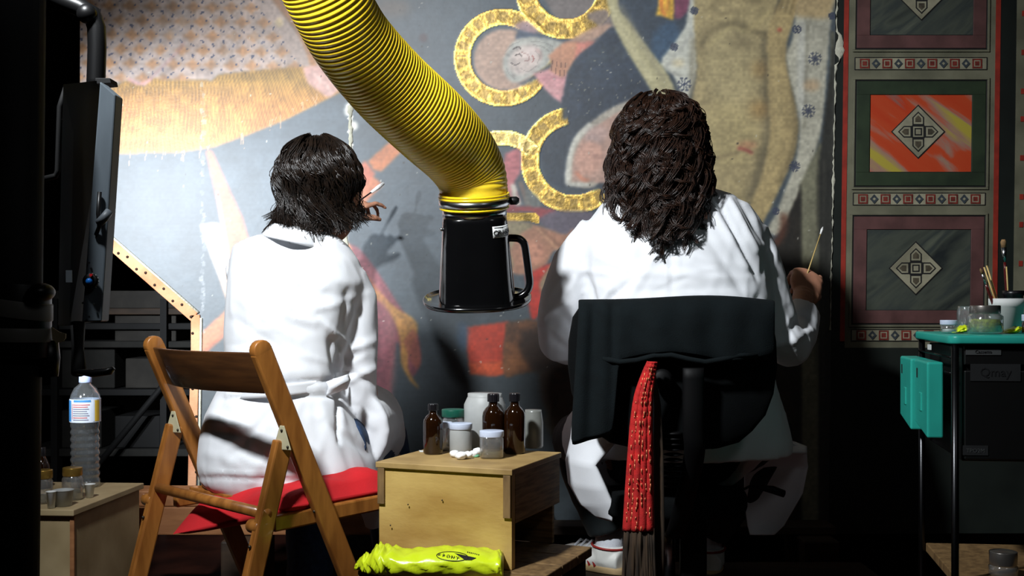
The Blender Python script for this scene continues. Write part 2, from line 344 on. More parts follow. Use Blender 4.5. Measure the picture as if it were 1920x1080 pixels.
def pmask(pts, soft=0, curve=True):
    if curve: pts = crv(list(pts)+[pts[0]], 6)
    pts = [(float(p[0]), float(p[1])) for p in pts]; xs = [p[0] for p in pts]; ys = [p[1] for p in pts]; pad = 12+soft*2*ST
    i0 = max(0, int((min(xs)-pad-GX0)/ST)); i1 = min(nx, int((max(xs)+pad-GX0)/ST)+2); j0 = max(0, int((min(ys)-pad-GY0)/ST)); j1 = min(ny, int((max(ys)+pad-GY0)/ST)+2)
    if i1 <= i0 or j1 <= j0: return None
    X = XX[j0:j1, i0:i1]; Y = YY[j0:j1, i0:i1]; m = np.zeros(X.shape, bool); n = len(pts)
    for k in range(n):
        x1, y1 = pts[k]; x2, y2 = pts[(k+1) % n]
        if y1 == y2: continue
        c = ((Y < y1) != (Y < y2)) & (X < (x2-x1)*(Y-y1)/(y2-y1)+x1); m ^= c
    m = m.astype(float)
    if soft: m = blur(m, max(1, round(soft*.6)))
    return (slice(j0, j1), slice(i0, i1)), m
def lay(sm, col, a=1., var=.10, gold=None):
    if sm is None: return
    sl, m = sm; m = (m*a)[..., None]; c = np.array(col, float)[None, None]*(1+var*((N3[sl]-.5)*.8+(N2[sl]-.5)+(N4[sl]-.5)*.5)[..., None])
    C[sl] = C[sl]*(1-m)+c*m
    if gold is not None: G[sl] = G[sl]*(1-m[..., 0])+gold*m[..., 0]
    elif a > .6: G[sl] *= (1-m[..., 0]); HT[sl] *= (1-m[..., 0])
def pg(pts, col, soft=1, a=1., var=.10, curve=True, gold=None): lay(pmask(pts, soft, curve), col, a, var, gold)
def el(cx, cy, rx, ry, ang, col, soft=1, a=1., var=.1, gold=None):
    t = np.linspace(0, 2*PI, 28, endpoint=False); ca, sa = math.cos(math.radians(ang)), math.sin(math.radians(ang))
    pg([(cx+rx*math.cos(q)*ca-ry*math.sin(q)*sa, cy+rx*math.cos(q)*sa+ry*math.sin(q)*ca) for q in t], col, soft, a, var, False, gold)
def sk(pts, wd, col, soft=1, a=1., var=.1, n=6, gold=None):
    p = crv(pts, n) if len(pts) > 2 else [np.array(q, float) for q in pts]; m = len(p); Lp = []; Rp = []
    for i, q in enumerate(p):
        d = p[min(i+1, m-1)]-p[max(i-1, 0)]; d = d/(np.linalg.norm(d)+1e-6); nn = np.array([-d[1], d[0]])
        ww = (wd if not hasattr(wd, '__len__') else wd[0]+(wd[1]-wd[0])*i/(m-1))/2
        Lp.append(q+nn*ww); Rp.append(q-nn*ww)
    pg([tuple(x) for x in Lp]+[tuple(x) for x in Rp[::-1]], col, soft, a, var, False, gold)
# ground
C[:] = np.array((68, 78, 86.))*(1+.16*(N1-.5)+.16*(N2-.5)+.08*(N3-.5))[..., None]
fd = np.clip((YY-430)/350, 0, 1)[..., None]; C[:] = C*(1-fd*.6)+np.array((36, 43, 45.))*fd*.6  # lower ground darkened in the colour, standing in for light falloff and shadow
# patterned robe, top left
rb = [(150, -150), (470, -150), (500, -20), (545, 45), (585, 95), (606, 128), (560, 126), (480, 134), (410, 140), (398, 152), (385, 150), (310, 152), (290, 145), (272, 163), (255, 160), (240, 152), (205, 160), (150, 175)]
pg(rb, (168, 148, 138), 1, 1, .16, False)
sl, m = pmask(rb, 1, False)
for j in range(-6, 9):
    for i in range(-1, 15):
        cx = 170+i*38+(19 if j % 2 else 0)+3*math.sin(j*1.7+i); cy = -40+j*27+.06*(cx-400)*0.3
        if cy > 150-.02*abs(cx-300) or cx > 500+max(0, cy)*.62: continue
        rx = 17; ry = 12
        pg([(cx-rx, cy), (cx-6, cy-5), (cx, cy-ry), (cx+6, cy-5), (cx+rx, cy), (cx+6, cy+5), (cx, cy+ry), (cx-6, cy+5)], (158, 110, 66), 1, .85, .25, False)
        for dx, dy in ((-19, -9), (-19, 9), (0, -15), (19, 9), (0, 15), (10, -2)): el(cx+dx, cy+dy, 1.9, 1.9, 0, (52, 56, 82), 0, .9)
for x0, y0, x1, y1 in ((232, 150, 310, 60), (290, 150, 350, 20), (400, 140, 440, 60), (340, 90, 300, 40), (470, 60, 520, 120), (200, 100, 240, 20)): sk([(x0, y0), ((x0+x1)/2+6, (y0+y1)/2), (x1, y1)], 14, (184, 172, 168), 3, .45)
sk([(280, 150), (330, 100), (345, 80)], 5, (160, 110, 110), 2, .5); sk([(240, 150), (262, 158), (290, 150)], 7, (206, 140, 140), 1, .7)
# gold-brown mantle with radiating threads
mt = [(150, 290), (150, 176), (205, 168), (238, 152), (255, 160), (272, 163), (290, 147), (310, 152), (385, 151), (398, 153), (410, 141), (480, 133), (560, 126), (606, 130), (640, 172), (600, 192), (540, 222), (470, 250), (400, 275), (330, 285), (260, 286)]
pg(mt, (176, 128, 66), 1, 1, .2, False)
sl, m = pmask(mt, 1, False)
ang = np.arctan2(YY+420, XX-330); rd = np.hypot(YY+420, XX-330)
st = np.sin(ang*520+6*N2)*.5+np.sin(ang*1270+9*N3)*.5
e = np.clip((YY[sl]-(150+.0*XX[sl]))/130, 0, 1)
gl_ = (st[sl]*.16+(N3[sl]-.5)*.25)
colr = np.array((136, 104, 48.))*(1-e[..., None])+np.array((180, 108, 60.))*e[..., None]
C[sl] = C[sl]*(1-m[..., None])+colr*(1+gl_[..., None])*m[..., None]; G[sl] = np.maximum(G[sl], m*.25)
for i in range(26):
    x = RA.uniform(200, 600); y = 287-max(0, x-330)**1.55*.019; sk([(x, y-4), (x+RA.uniform(-6, 6), y+RA.uniform(6, 26))], (3, .5), (176, 140, 110), 0, .6)
sk([(490, -40), (530, 15), (560, 55), (580, 95), (590, 128)], 13, (158, 104, 56), 1, .95); sk([(497, -30), (545, 20), (572, 62)], 2, (110, 70, 40), 0, .6)
el(524, 42, 8, 9, 0, (210, 186, 140), 1, .8)
pg([(568, 126), (600, 122), (635, 130), (640, 160), (618, 182), (600, 172), (580, 158), (572, 142)], (196, 152, 142), 1, 1, .12); sk([(585, 135), (612, 160), (622, 178)], 5, (230, 200, 190), 2, .5); sk([(600, 128), (625, 150)], 4, (150, 110, 110), 2, .5)
# red-and-white rays and wooden arms
pg([(386, 282), (398, 284), (425, 345), (455, 410), (475, 480), (470, 560), (440, 560), (425, 470), (408, 380)], (214, 104, 78), 1, .95, .1, False)
pg([(386, 290), (404, 350), (418, 430), (436, 560), (428, 470), (410, 370)], (240, 214, 204), 2, .8, .05, False)
pg([(376, 422), (408, 418), (424, 470), (436, 540), (436, 580), (420, 540), (396, 480)], (244, 214, 192), 2, .95, .06, False)
pg([(400, 470), (412, 460), (440, 560), (434, 590), (418, 540)], (222, 150, 112), 2, .7, .06, False)
for a in (((372, 652), (560, 480)), ((655, 388), (705, 335))): sk(list(a), 34, (178, 104, 68), 1, .95)
sk([(372, 672), (420, 626)], 4, (120, 60, 40), 1, .6)
pg([(690, 302), (735, 262), (762, 268), (748, 290), (714, 322), (700, 318)], (176, 102, 58), 1, .95, .1, False); pg([(660, 330), (684, 300), (704, 326), (672, 362), (652, 372)], (172, 92, 66), 1, .95, .1, False)
# left fluttering drapery
pg([(640, 455), (668, 462), (690, 485), (715, 520), (750, 575), (775, 612), (786, 640), (788, 680), (775, 705), (760, 690), (745, 640), (735, 700), (730, 760), (715, 810), (700, 835), (660, 700), (640, 600), (620, 500)], (112, 58, 66), 1, 1, .2)
pg([(660, 520), (700, 540), (740, 575), (778, 600), (782, 625), (770, 650), (765, 690), (786, 728), (770, 715), (752, 680), (750, 640), (738, 600), (712, 565), (680, 548)], (158, 112, 50), 1, .95, .2)
pg([(756, 640), (776, 618), (788, 660), (786, 690), (772, 680)], (140, 74, 56), 1, .8)
sk([(690, 500), (730, 600), (735, 700), (715, 800)], (8, 16), (146, 92, 92), 3, .55); sk([(670, 500), (700, 620), (700, 760)], (6, 14), (70, 30, 42), 3, .55); sk([(655, 480), (720, 560), (765, 625)], 5, (176, 120, 60), 2, .5)
pg([(612, 455), (648, 452), (660, 478), (640, 500), (612, 486)], (206, 160, 100), 2, .8); pg([(600, 430), (640, 420), (640, 450), (610, 452)], (120, 130, 150), 2, .6)
# joints and losses
for xj, y0, y1, aa in ((380, 140, 640, .75), (656, 178, 320, .9), (650, 400, 500, .95), (857, 60, 330, .18)):
    for k in range(int((y1-y0)/7)):
        y = y0+k*7; q = .3+.7*math.sin(k*.9+xj)**2
        if RA.rand() < (.75 if xj != 857 else 1): sk([(xj+RA.uniform(-4, 4)*(xj != 857), y), (xj+RA.uniform(-4, 4)*(xj != 857), y+9)], (RA.uniform(2, 9) if xj != 857 else 1.5), ((214, 212, 204) if xj != 380 else (150, 150, 152)), 0, aa*q*(1 if xj != 380 else .6))
sk([(657, 180), (657, 300), (655, 330)], 6, (222, 218, 206), 0, .95); sk([(648, 395), (645, 440), (642, 482)], 13, (214, 200, 172), 1, .95); el(664, 236, 7, 9, 0, (224, 220, 210), 1, .9); el(652, 205, 6, 13, 10, (214, 212, 206), 1, .85)
el(640, 100, 16, 12, 0, (96, 70, 60), 4, .35); el(735, 15, 34, 18, 0, (130, 90, 60), 6, .35); el(794, 71, 8, 8, 0, (66, 44, 48), 2, .8)
# --- first mourning figure, sideways, with gilded halo
def halo(cx, cy, R, r, a0=0, a1=360, col=(204, 168, 86)):
    t = [math.radians(q) for q in np.linspace(a0, a1, 50)]
    o_ = [(cx+R*math.cos(q), cy+R*math.sin(q)) for q in t]; i_ = [(cx+r*math.cos(q), cy+r*math.sin(q)) for q in t[::-1]]
    sm = pmask(o_+i_, 0, False)
    if sm is None: return
    sl, m = sm; q = np.hypot(XX[sl]-cx, YY[sl]-cy); an = np.arctan2(YY[sl]-cy, XX[sl]-cx); mid = (R+r)/2
    ros = np.sin(an*R*2*PI/30)*.5+.5; pat = (np.abs(q-mid) < (R-r)*.28)*(ros > .35)*(.4+.6*(N4[sl] > .45))
    rim = (np.abs(q-R) < 4)+(np.abs(q-r) < 4)
    c = np.array(col, float)*(1+.55*(N4[sl]-.5)+.3*(N3[sl]-.5))[..., None]
    c = c*(1-.30*(.35+.65*(N3[sl]>.45))[..., None]*pat[..., None]*(1-rim[..., None]*1.))+np.array((60, 50, 30.))*rim[..., None]*.9
    C[sl] = C[sl]*(1-m[..., None])+np.clip(c, 0, 255)*m[..., None]; G[sl] = np.maximum(G[sl]*(1-m), m*(.85-.5*pat)); HT[sl] += m*(.0006+.0006*rim-.0002*pat+.0005*(N4[sl]-.5))
halo(943, 108, 92, 61, -20, 330); el(948, 112, 60, 58, 0, (176, 146, 128), 1)
# second halo above, cropped by the frame top
pg([(1000, -40), (1150, -60), (1160, 60), (1120, 80), (1060, 60)], (120, 110, 106), 2, .9)
halo(1062, -22, 96, 58, -12, 195); pg([(1100, 25), (1140, 20), (1140, 70), (1118, 62), (1120, 48), (1104, 36)], (126, 112, 108), 1, .9)
# robes of first figure
pg([(972, 56), (985, 44), (1010, 60), (1040, 74), (1110, 74), (1140, 54), (1120, 74), (1060, 78), (1000, 72), (968, 74)], (62, 74, 92), 1, 1); pg([(960, 50), (985, 38), (1008, 58), (1000, 62), (975, 56)], (160, 130, 130), 1, .9)
pg([(1066, 76), (1112, 52), (1145, 46), (1135, 62), (1100, 80)], (180, 146, 126), 1, .95)
pg([(944, 108), (958, 84), (975, 72), (1010, 70), (1045, 76), (1056, 84), (1040, 104), (1020, 128), (990, 146), (968, 156), (952, 148), (944, 130)], (170, 170, 162), 1)
el(984, 112, 33, 26, -35, (196, 180, 172), 3, .95); el(996, 98, 14, 10, -30, (214, 196, 190), 3, .7); sk([(955, 100), (966, 92), (975, 90)], 3, (90, 84, 84), 1, .7); sk([(962, 112), (968, 124), (975, 140)], 3, (120, 110, 108), 1, .6); sk([(985, 108), (995, 116)], 3, (150, 120, 116), 1, .6); el(952, 103, 4, 3, 0, (84, 80, 80), 1, .8); el(963, 142, 4, 3, 0, (96, 88, 86), 1, .8)
sk([(1005, 92), (1014, 100), (1012, 112)], 3, (168, 120, 116), 1, .7); sk([(1020, 76), (1035, 90), (1040, 100)], 4, (140, 144, 140), 1, .6)
pg([(968, 160), (990, 148), (1022, 126), (1040, 112), (1046, 118), (1020, 140), (990, 156)], (66, 76, 86), 1, .95)
pg([(1000, 138), (1040, 128), (1062, 138), (1060, 190), (1045, 188), (1025, 170), (1010, 152)], (204, 148, 150), 1, 1); sk([(1010, 148), (1040, 145), (1058, 150)], 3, (160, 100, 110), 1, .6); sk([(1022, 165), (1056, 175)], 4, (222, 176, 176), 2, .6)
pg([(1028, 104), (1044, 90), (1062, 78), (1085, 80), (1084, 104), (1068, 130), (1056, 144), (1048, 142), (1040, 138), (1032, 132), (1034, 118)], (186, 134, 106), 1, 1)
for x0, y0, x1, y1 in ((1036, 112, 1034, 132), (1044, 114, 1042, 138), (1052, 116, 1050, 142), (1060, 116, 1058, 142)): sk([(x0, y0), (x1, y1)], 1.8, (112, 76, 64), 0, .8)
pg([(1082, 80), (1118, 78), (1092, 100), (1078, 112)], (206, 128, 112), 1, .9)
for a_ in (((950, 128), (956, 140), (968, 150)), ((948, 96), (960, 84), (976, 78)), ((976, 128), (990, 134), (1008, 122)), ((1004, 96), (1012, 106), (1008, 118)), ((1000, 84), (1018, 88), (1032, 98)), ((996, 78), (1020, 80), (1038, 88))): sk(list(a_), 2, (120, 114, 110), 0, .4)
for a_ in (((962, 92), (972, 88), (978, 94)), ((966, 104), (974, 101), (979, 107)), ((958, 118), (966, 122), (975, 118))): sk(list(a_), 2.2, (70, 60, 58), 0, .8)
sk([(978, 98), (990, 103), (992, 112), (984, 114)], 2, (140, 104, 98), 0, .8); sk([(998, 104), (1001, 110), (998, 117)], 2.4, (150, 86, 80), 0, .8); el(985, 104, 7, 4, -30, (222, 204, 196), 1, .7)
for a_ in (((1100, 278), (1112, 272), (1122, 280)), ((1106, 292), (1116, 298), (1126, 293)), ((1082, 316), (1094, 324), (1104, 322)), ((1088, 300), (1096, 306), (1092, 312))): sk(list(a_), 2.2, (96, 68, 62), 0, .8)
# big dark-blue mantle of the second figure
pg([(1118, 78), (1150, 50), (1190, 70), (1215, 110), (1248, 160), (1262, 215), (1200, 260), (1120, 330), (1060, 350), (1030, 340), (1015, 300), (1012, 280), (1030, 255), (1052, 232), (1056, 205), (1056, 180), (1062, 150), (1080, 110)], (48, 58, 72), 1, 1, .2)
for k in range(70): el(1060+RA.rand()*150, 90+RA.rand()*180, .9+RA.rand()*1.2, .9+RA.rand(), 0, (170, 164, 140), 0, .5)
for k in range(5): el(1110+k*14+RA.randn()*4, 100+16*RA.randn(), 9, 5, -30, (96, 104, 96), 3, .25)
halo(1076, 300, 100, 66, 48, 262)
pg([(1015, 300), (1030, 262), (1060, 236), (1100, 215), (1140, 260), (1140, 345), (1090, 356), (1050, 348), (1024, 332)], (50, 58, 68), 1, 1)
pg([(1055, 225), (1055, 180), (1075, 215)], (48, 57, 70), 1, .9)
pg([(1062, 345), (1066, 300), (1078, 260), (1100, 235), (1150, 200), (1215, 180), (1215, 215), (1150, 260), (1120, 345), (1080, 350)], (178, 168, 152), 2, .9); pg([(1072, 340), (1075, 300), (1090, 262), (1120, 235), (1170, 205), (1215, 190), (1210, 330), (1150, 342)], (170, 138, 124), 2, 1)
sk([(1063, 346), (1067, 300), (1080, 262), (1108, 232)], 9, (204, 202, 190), 1, .9); sk([(1063, 345), (1105, 346)], 6, (190, 190, 180), 1, .8)
el(1105, 296, 26, 32, 15, (196, 150, 132), 4, .8); sk([(1080, 322), (1092, 336), (1105, 338)], 7, (190, 120, 92), 1, .8); sk([(1078, 316), (1090, 328)], 2.5, (84, 60, 56), 1, .8); sk([(1112, 290), (1122, 296), (1128, 294)], 3, (110, 80, 76), 1, .7); sk([(1096, 262), (1110, 258), (1130, 268)], 5, (130, 124, 130), 3, .6); el(1120, 250, 22, 14, 0, (186, 160, 156), 4, .5)
# halo at the hose, pink sleeve
halo(942, 332, 88, 60, 205, 320, (230, 200, 120)); pg([(948, 288), (974, 280), (976, 320), (965, 345), (975, 380), (950, 380), (940, 330)], (178, 104, 108), 1, 1); sk([(945, 300), (972, 292)], 3, (120, 60, 70), 1, .6); sk([(950, 318), (972, 312)], 3, (130, 66, 74), 1, .6)
sk([(962, 345), (966, 370), (974, 385)], 10, (190, 190, 176), 2, .9); sk([(975, 340), (985, 370), (992, 385)], 9, (120, 96, 84), 2, .8); pg([(985, 350), (1010, 370), (1012, 392), (985, 392)], (104, 106, 100), 2, .8)
pg([(952, 385), (1035, 392), (1040, 405), (1010, 412), (1000, 398), (950, 398)], (140, 60, 64), 1, .95); pg([(1010, 410), (1040, 396), (1110, 398), (1100, 430), (1060, 440), (1020, 425)], (92, 84, 96), 2, .95)
pg([(950, 398), (1005, 400), (1012, 406), (1010, 420), (996, 416), (950, 414)], (196, 162, 76), 0, 1, .5, False, .8)
# head in brown veil behind the black hood
pg([(945, 415), (990, 418), (1030, 430), (1060, 440), (1075, 430), (1080, 460), (1040, 470), (1020, 500), (985, 515), (950, 500)], (150, 108, 86), 1, 1)
pg([(948, 414), (985, 416), (1000, 424), (975, 440), (958, 470), (962, 500), (945, 520)], (132, 124, 96), 1, .9, .3)
sk([(1005, 425), (1030, 450), (1045, 468)], 5, (176, 136, 104), 1, .8); sk([(1015, 430), (1050, 462)], 3, (90, 60, 46), 1, .7); el(1000, 476, 24, 24, 0, (186, 130, 106), 4, .8); sk([(1008, 462), (1018, 466)], 3, (90, 60, 52), 1, .8); sk([(1000, 474), (1008, 480)], 3, (110, 76, 66), 1, .7)
pg([(985, 516), (1030, 495), (1060, 500), (1030, 560), (1000, 600), (990, 560)], (172, 46, 34), 1, 1); pg([(1030, 500), (1060, 470), (1080, 500), (1050, 560), (1020, 560), (1012, 530)], (134, 118, 92), 1, .95)
# lower: red cylinder hat, bearded head, cloak
pg([(874, 614), (930, 606), (955, 602), (945, 650), (948, 700), (925, 706), (882, 700), (876, 660)], (168, 54, 34), 1, 1, .12, False); pg([(878, 680), (946, 676), (948, 700), (925, 706), (882, 702)], (176, 84, 40), 1, .5, .3, False)
pg([(948, 605), (1000, 600), (1040, 620), (1050, 660), (1020, 690), (970, 702), (945, 700)], (84, 54, 34), 2, 1, .3); pg([(945, 640), (985, 655), (1000, 680), (960, 702), (944, 690)], (132, 84, 50), 3, .8); sk([(950, 655), (960, 665)], 4, (50, 30, 22), 1, .7); sk([(955, 678), (985, 682)], 4, (176, 112, 66), 2, .6); pg([(980, 620), (1060, 610), (1070, 690), (1010, 700), (975, 660)], (40, 28, 22), 4, .8)
pg([(860, 605), (878, 612), (872, 660), (858, 640)], (54, 76, 100), 4, .7)
pg([(1010, 698), (1080, 680), (1100, 760), (1060, 800), (1020, 760)], (62, 46, 36), 4, .9); el(1048, 705, 18, 15, 0, (42, 32, 28), 1, .8); el(1048, 705, 10, 8, 0, (66, 48, 38), 1, .8); pg([(1020, 790), (1050, 740), (1120, 760), (1120, 840), (1040, 820)], (70, 62, 50), 4, .8); sk([(1045, 740), (1030, 800)], 4, (36, 30, 26), 2, .7)
# upper right: arm, blue and yellow cloths, white sheet, pale body
pg([(1160, -60), (1330, -60), (1300, 60), (1250, 180), (1205, 110), (1160, 60)], (56, 66, 78), 2, 1, .1, False); pg([(1225, 60), (1262, 40), (1275, 90), (1240, 150), (1220, 110)], (60, 86, 112), 4, .8)
pg([(1225, -60), (1268, -60), (1265, 20), (1262, 38), (1242, 30), (1230, 28), (1236, 5)], (214, 168, 62), 1, 1, .3, False); sk([(1244, -30), (1240, 10), (1248, 30)], 5, (200, 90, 50), 1, .7); sk([(1258, -30), (1250, 20)], 4, (206, 110, 60), 1, .6); pg([(1266, -60), (1310, -60), (1290, 20), (1278, 34), (1264, 36)], (124, 66, 90), 1, 1, .1, False)
pg([(1300, -60), (1330, -60), (1308, 60), (1308, 130), (1300, 160), (1290, 190), (1275, 170), (1262, 140), (1238, 124), (1242, 108), (1268, 76), (1285, 50), (1292, 10)], (196, 196, 184), 1, 1, .08, False)
sk([(1300, 60), (1270, 100), (1250, 125)], 5, (156, 156, 150), 2, .6); sk([(1245, 128), (1280, 145)], 4, (140, 138, 130), 2, .7); el(1272, 118, 12, 8, 0, (214, 190, 140), 4, .5)
pg([(1130, -60), (1162, -60), (1160, 10), (1180, 40), (1215, 90), (1250, 135), (1268, 175), (1278, 200), (1240, 205), (1215, 160), (1175, 95), (1150, 45), (1138, 0)], (176, 168, 130), 1, 1, .08); sk([(1162, 10), (1200, 75), (1245, 150)], 9, (140, 134, 112), 3, .6); sk([(1146, 10), (1180, 80), (1222, 150)], 7, (200, 192, 156), 3, .6)
pg([(1300, -60), (1460, -60), (1452, 30), (1440, 100), (1444, 200), (1445, 260), (1432, 330), (1408, 380), (1350, 372), (1320, 350), (1290, 230), (1298, 180), (1306, 130), (1302, 60)], (164, 148, 108), 2, 1, .14)
el(1375, 120, 55, 80, 0, (172, 158, 118), 8, .6); el(1360, 250, 60, 60, 0, (174, 158, 112), 8, .6); sk([(1436, 60), (1440, 180), (1442, 250), (1425, 320), (1405, 375)], 20, (96, 88, 68), 5, .75); sk([(1300, 70), (1296, 180), (1288, 240)], 10, (120, 110, 86), 4, .6)
sk([(1312, 95), (1330, 60), (1365, 45), (1400, 52), (1440, 70)], 10, (98, 88, 64), 4, .7); sk([(1310, 70), (1345, 30), (1390, 20)], 7, (116, 104, 76), 3, .6); sk([(1320, 20), (1370, -5), (1430, 5)], 8, (110, 98, 70), 3, .6); sk([(1330, 85), (1370, 52), (1400, 62)], 4, (188, 172, 122), 2, .6); sk([(1400, 58), (1425, 40), (1445, 20)], 8, (188, 170, 120), 3, .6); el(1395, 80, 26, 14, 20, (120, 108, 80), 6, .6)
el(1424, 205, 18, 16, 0, (168, 120, 60), 7, .4); el(1424, 130, 14, 16, 0, (168, 124, 66), 7, .4)
sk([(1318, 298), (1345, 296), (1385, 286)], 4, (110, 96, 72), 2, .7); sk([(1384, 278), (1396, 280), (1412, 288)], 5, (140, 50, 54), 1, .85); el(1402, 272, 18, 7, 0, (180, 100, 80), 4, .4)
pg([(1472, -20), (1494, -60), (1500, -10), (1488, 40), (1476, 80), (1476, 120), (1486, 170), (1496, 220), (1492, 280), (1468, 340), (1440, 400), (1420, 430), (1400, 400), (1425, 340), (1442, 260), (1440, 180), (1438, 100), (1440, 60), (1452, 20)], (170, 150, 106), 1, 1, .12)
for x0, y0, x1, y1 in ((1462, 20, 1476, -25), (1472, 24, 1486, -28), (1481, 28, 1494, -20), (1452, 26, 1466, -10)): sk([(x0, y0), (x1, y1)], 3, (86, 74, 52), 1, .8)
sk([(1478, 90), (1484, 160), (1492, 220), (1488, 280), (1460, 345)], 8, (104, 92, 66), 3, .75); sk([(1450, 90), (1456, 180), (1462, 240), (1440, 320)], 10, (188, 168, 120), 4, .5); el(1462, 56, 4, 3, 0, (160, 50, 44), 1, .9)
sh = [(1500, -60), (1566, -60), (1560, 30), (1556, 60), (1550, 140), (1542, 230), (1528, 290), (1505, 350), (1480, 410), (1458, 440), (1440, 430), (1455, 400), (1470, 360), (1492, 300), (1500, 230), (1492, 190), (1480, 140), (1476, 100), (1488, 60)]
pg(sh, (184, 180, 162), 1, 1, .14); sk([(1505, 40), (1502, 130), (1506, 220)], 16, (208, 208, 200), 4, .6); sk([(1514, 40), (1512, 150), (1508, 240)], 5, (132, 128, 112), 2, .7); pg([(1488, 30), (1500, -60), (1566, -60), (1558, 26), (1530, 34)], (176, 146, 96), 3, .7); el(1522, 160, 16, 12, 0, (192, 140, 90), 4, .4)
def flake(cx, cy, r):
    for k in range(8):
        a = k*PI/4+.2; sk([(cx, cy), (cx+r*math.cos(a), cy+r*math.sin(a))], 2.6, (58, 64, 84), 0, .75); el(cx+r*.8*math.cos(a+.25), cy+r*.8*math.sin(a+.25), 2, 2, 0, (58, 64, 84), 0, .7)
for f_ in ((1528, 110, 14), (1516, 208, 14), (1490, 312, 11), (1455, 396, 7), (1283, 158, 14), (1264, 88, 8), (1302, 20, 8), (1494, 55, 9), (1560, 30, 7)): flake(*f_)
# frame mouldings painted at the right: vertical bands
pg([(1558, 60), (1566, 60), (1566, 480), (1548, 480), (1548, 330), (1554, 240)], (104, 102, 84), 1, .9, .1, False)
pg([(1500, 345), (1536, 270), (1544, 270), (1538, 1000), (1500, 1000)], (124, 122, 100), 1, 1, .15, False); sk([(1534, 260), (1530, 700)], 3, (52, 50, 42), 1, .8); sk([(1502, 345), (1500, 1000)], 4, (46, 44, 38), 1, .8)
pg([(1460, 445), (1500, 355), (1502, 1000), (1400, 1000), (1400, 520)], (36, 32, 26), 2, 1, .3, False); sk([(1440, 470), (1466, 440), (1470, 400)], 14, (92, 52, 36), 3, .8); pg([(1400, 700), (1490, 700), (1490, 1000), (1400, 1000)], (50, 42, 28), 8, .9, .3, False)
pg([(1536, 300), (1566, 60), (1566, 1000), (1536, 1000)], (40, 40, 36), 1, 1, .2, False); sk([(1545, 300), (1541, 1000)], 3, (78, 76, 66), 1, .6)
# fine craquelure and specks of loss
for k in range(260):
    x = RA.uniform(200, 1540); y = RA.uniform(-20, 700); el(x, y, .7+RA.rand()*1.3, .7+RA.rand()*1.3, 0, (190, 188, 176) if k % 3 else (40, 38, 36), 0, .6)
C *= (1+.10*(N4-.5)+.05*(vnoise(3, 9, 160)-.5))[..., None]
HT += .00016*(N3-.5)+.00008*N4
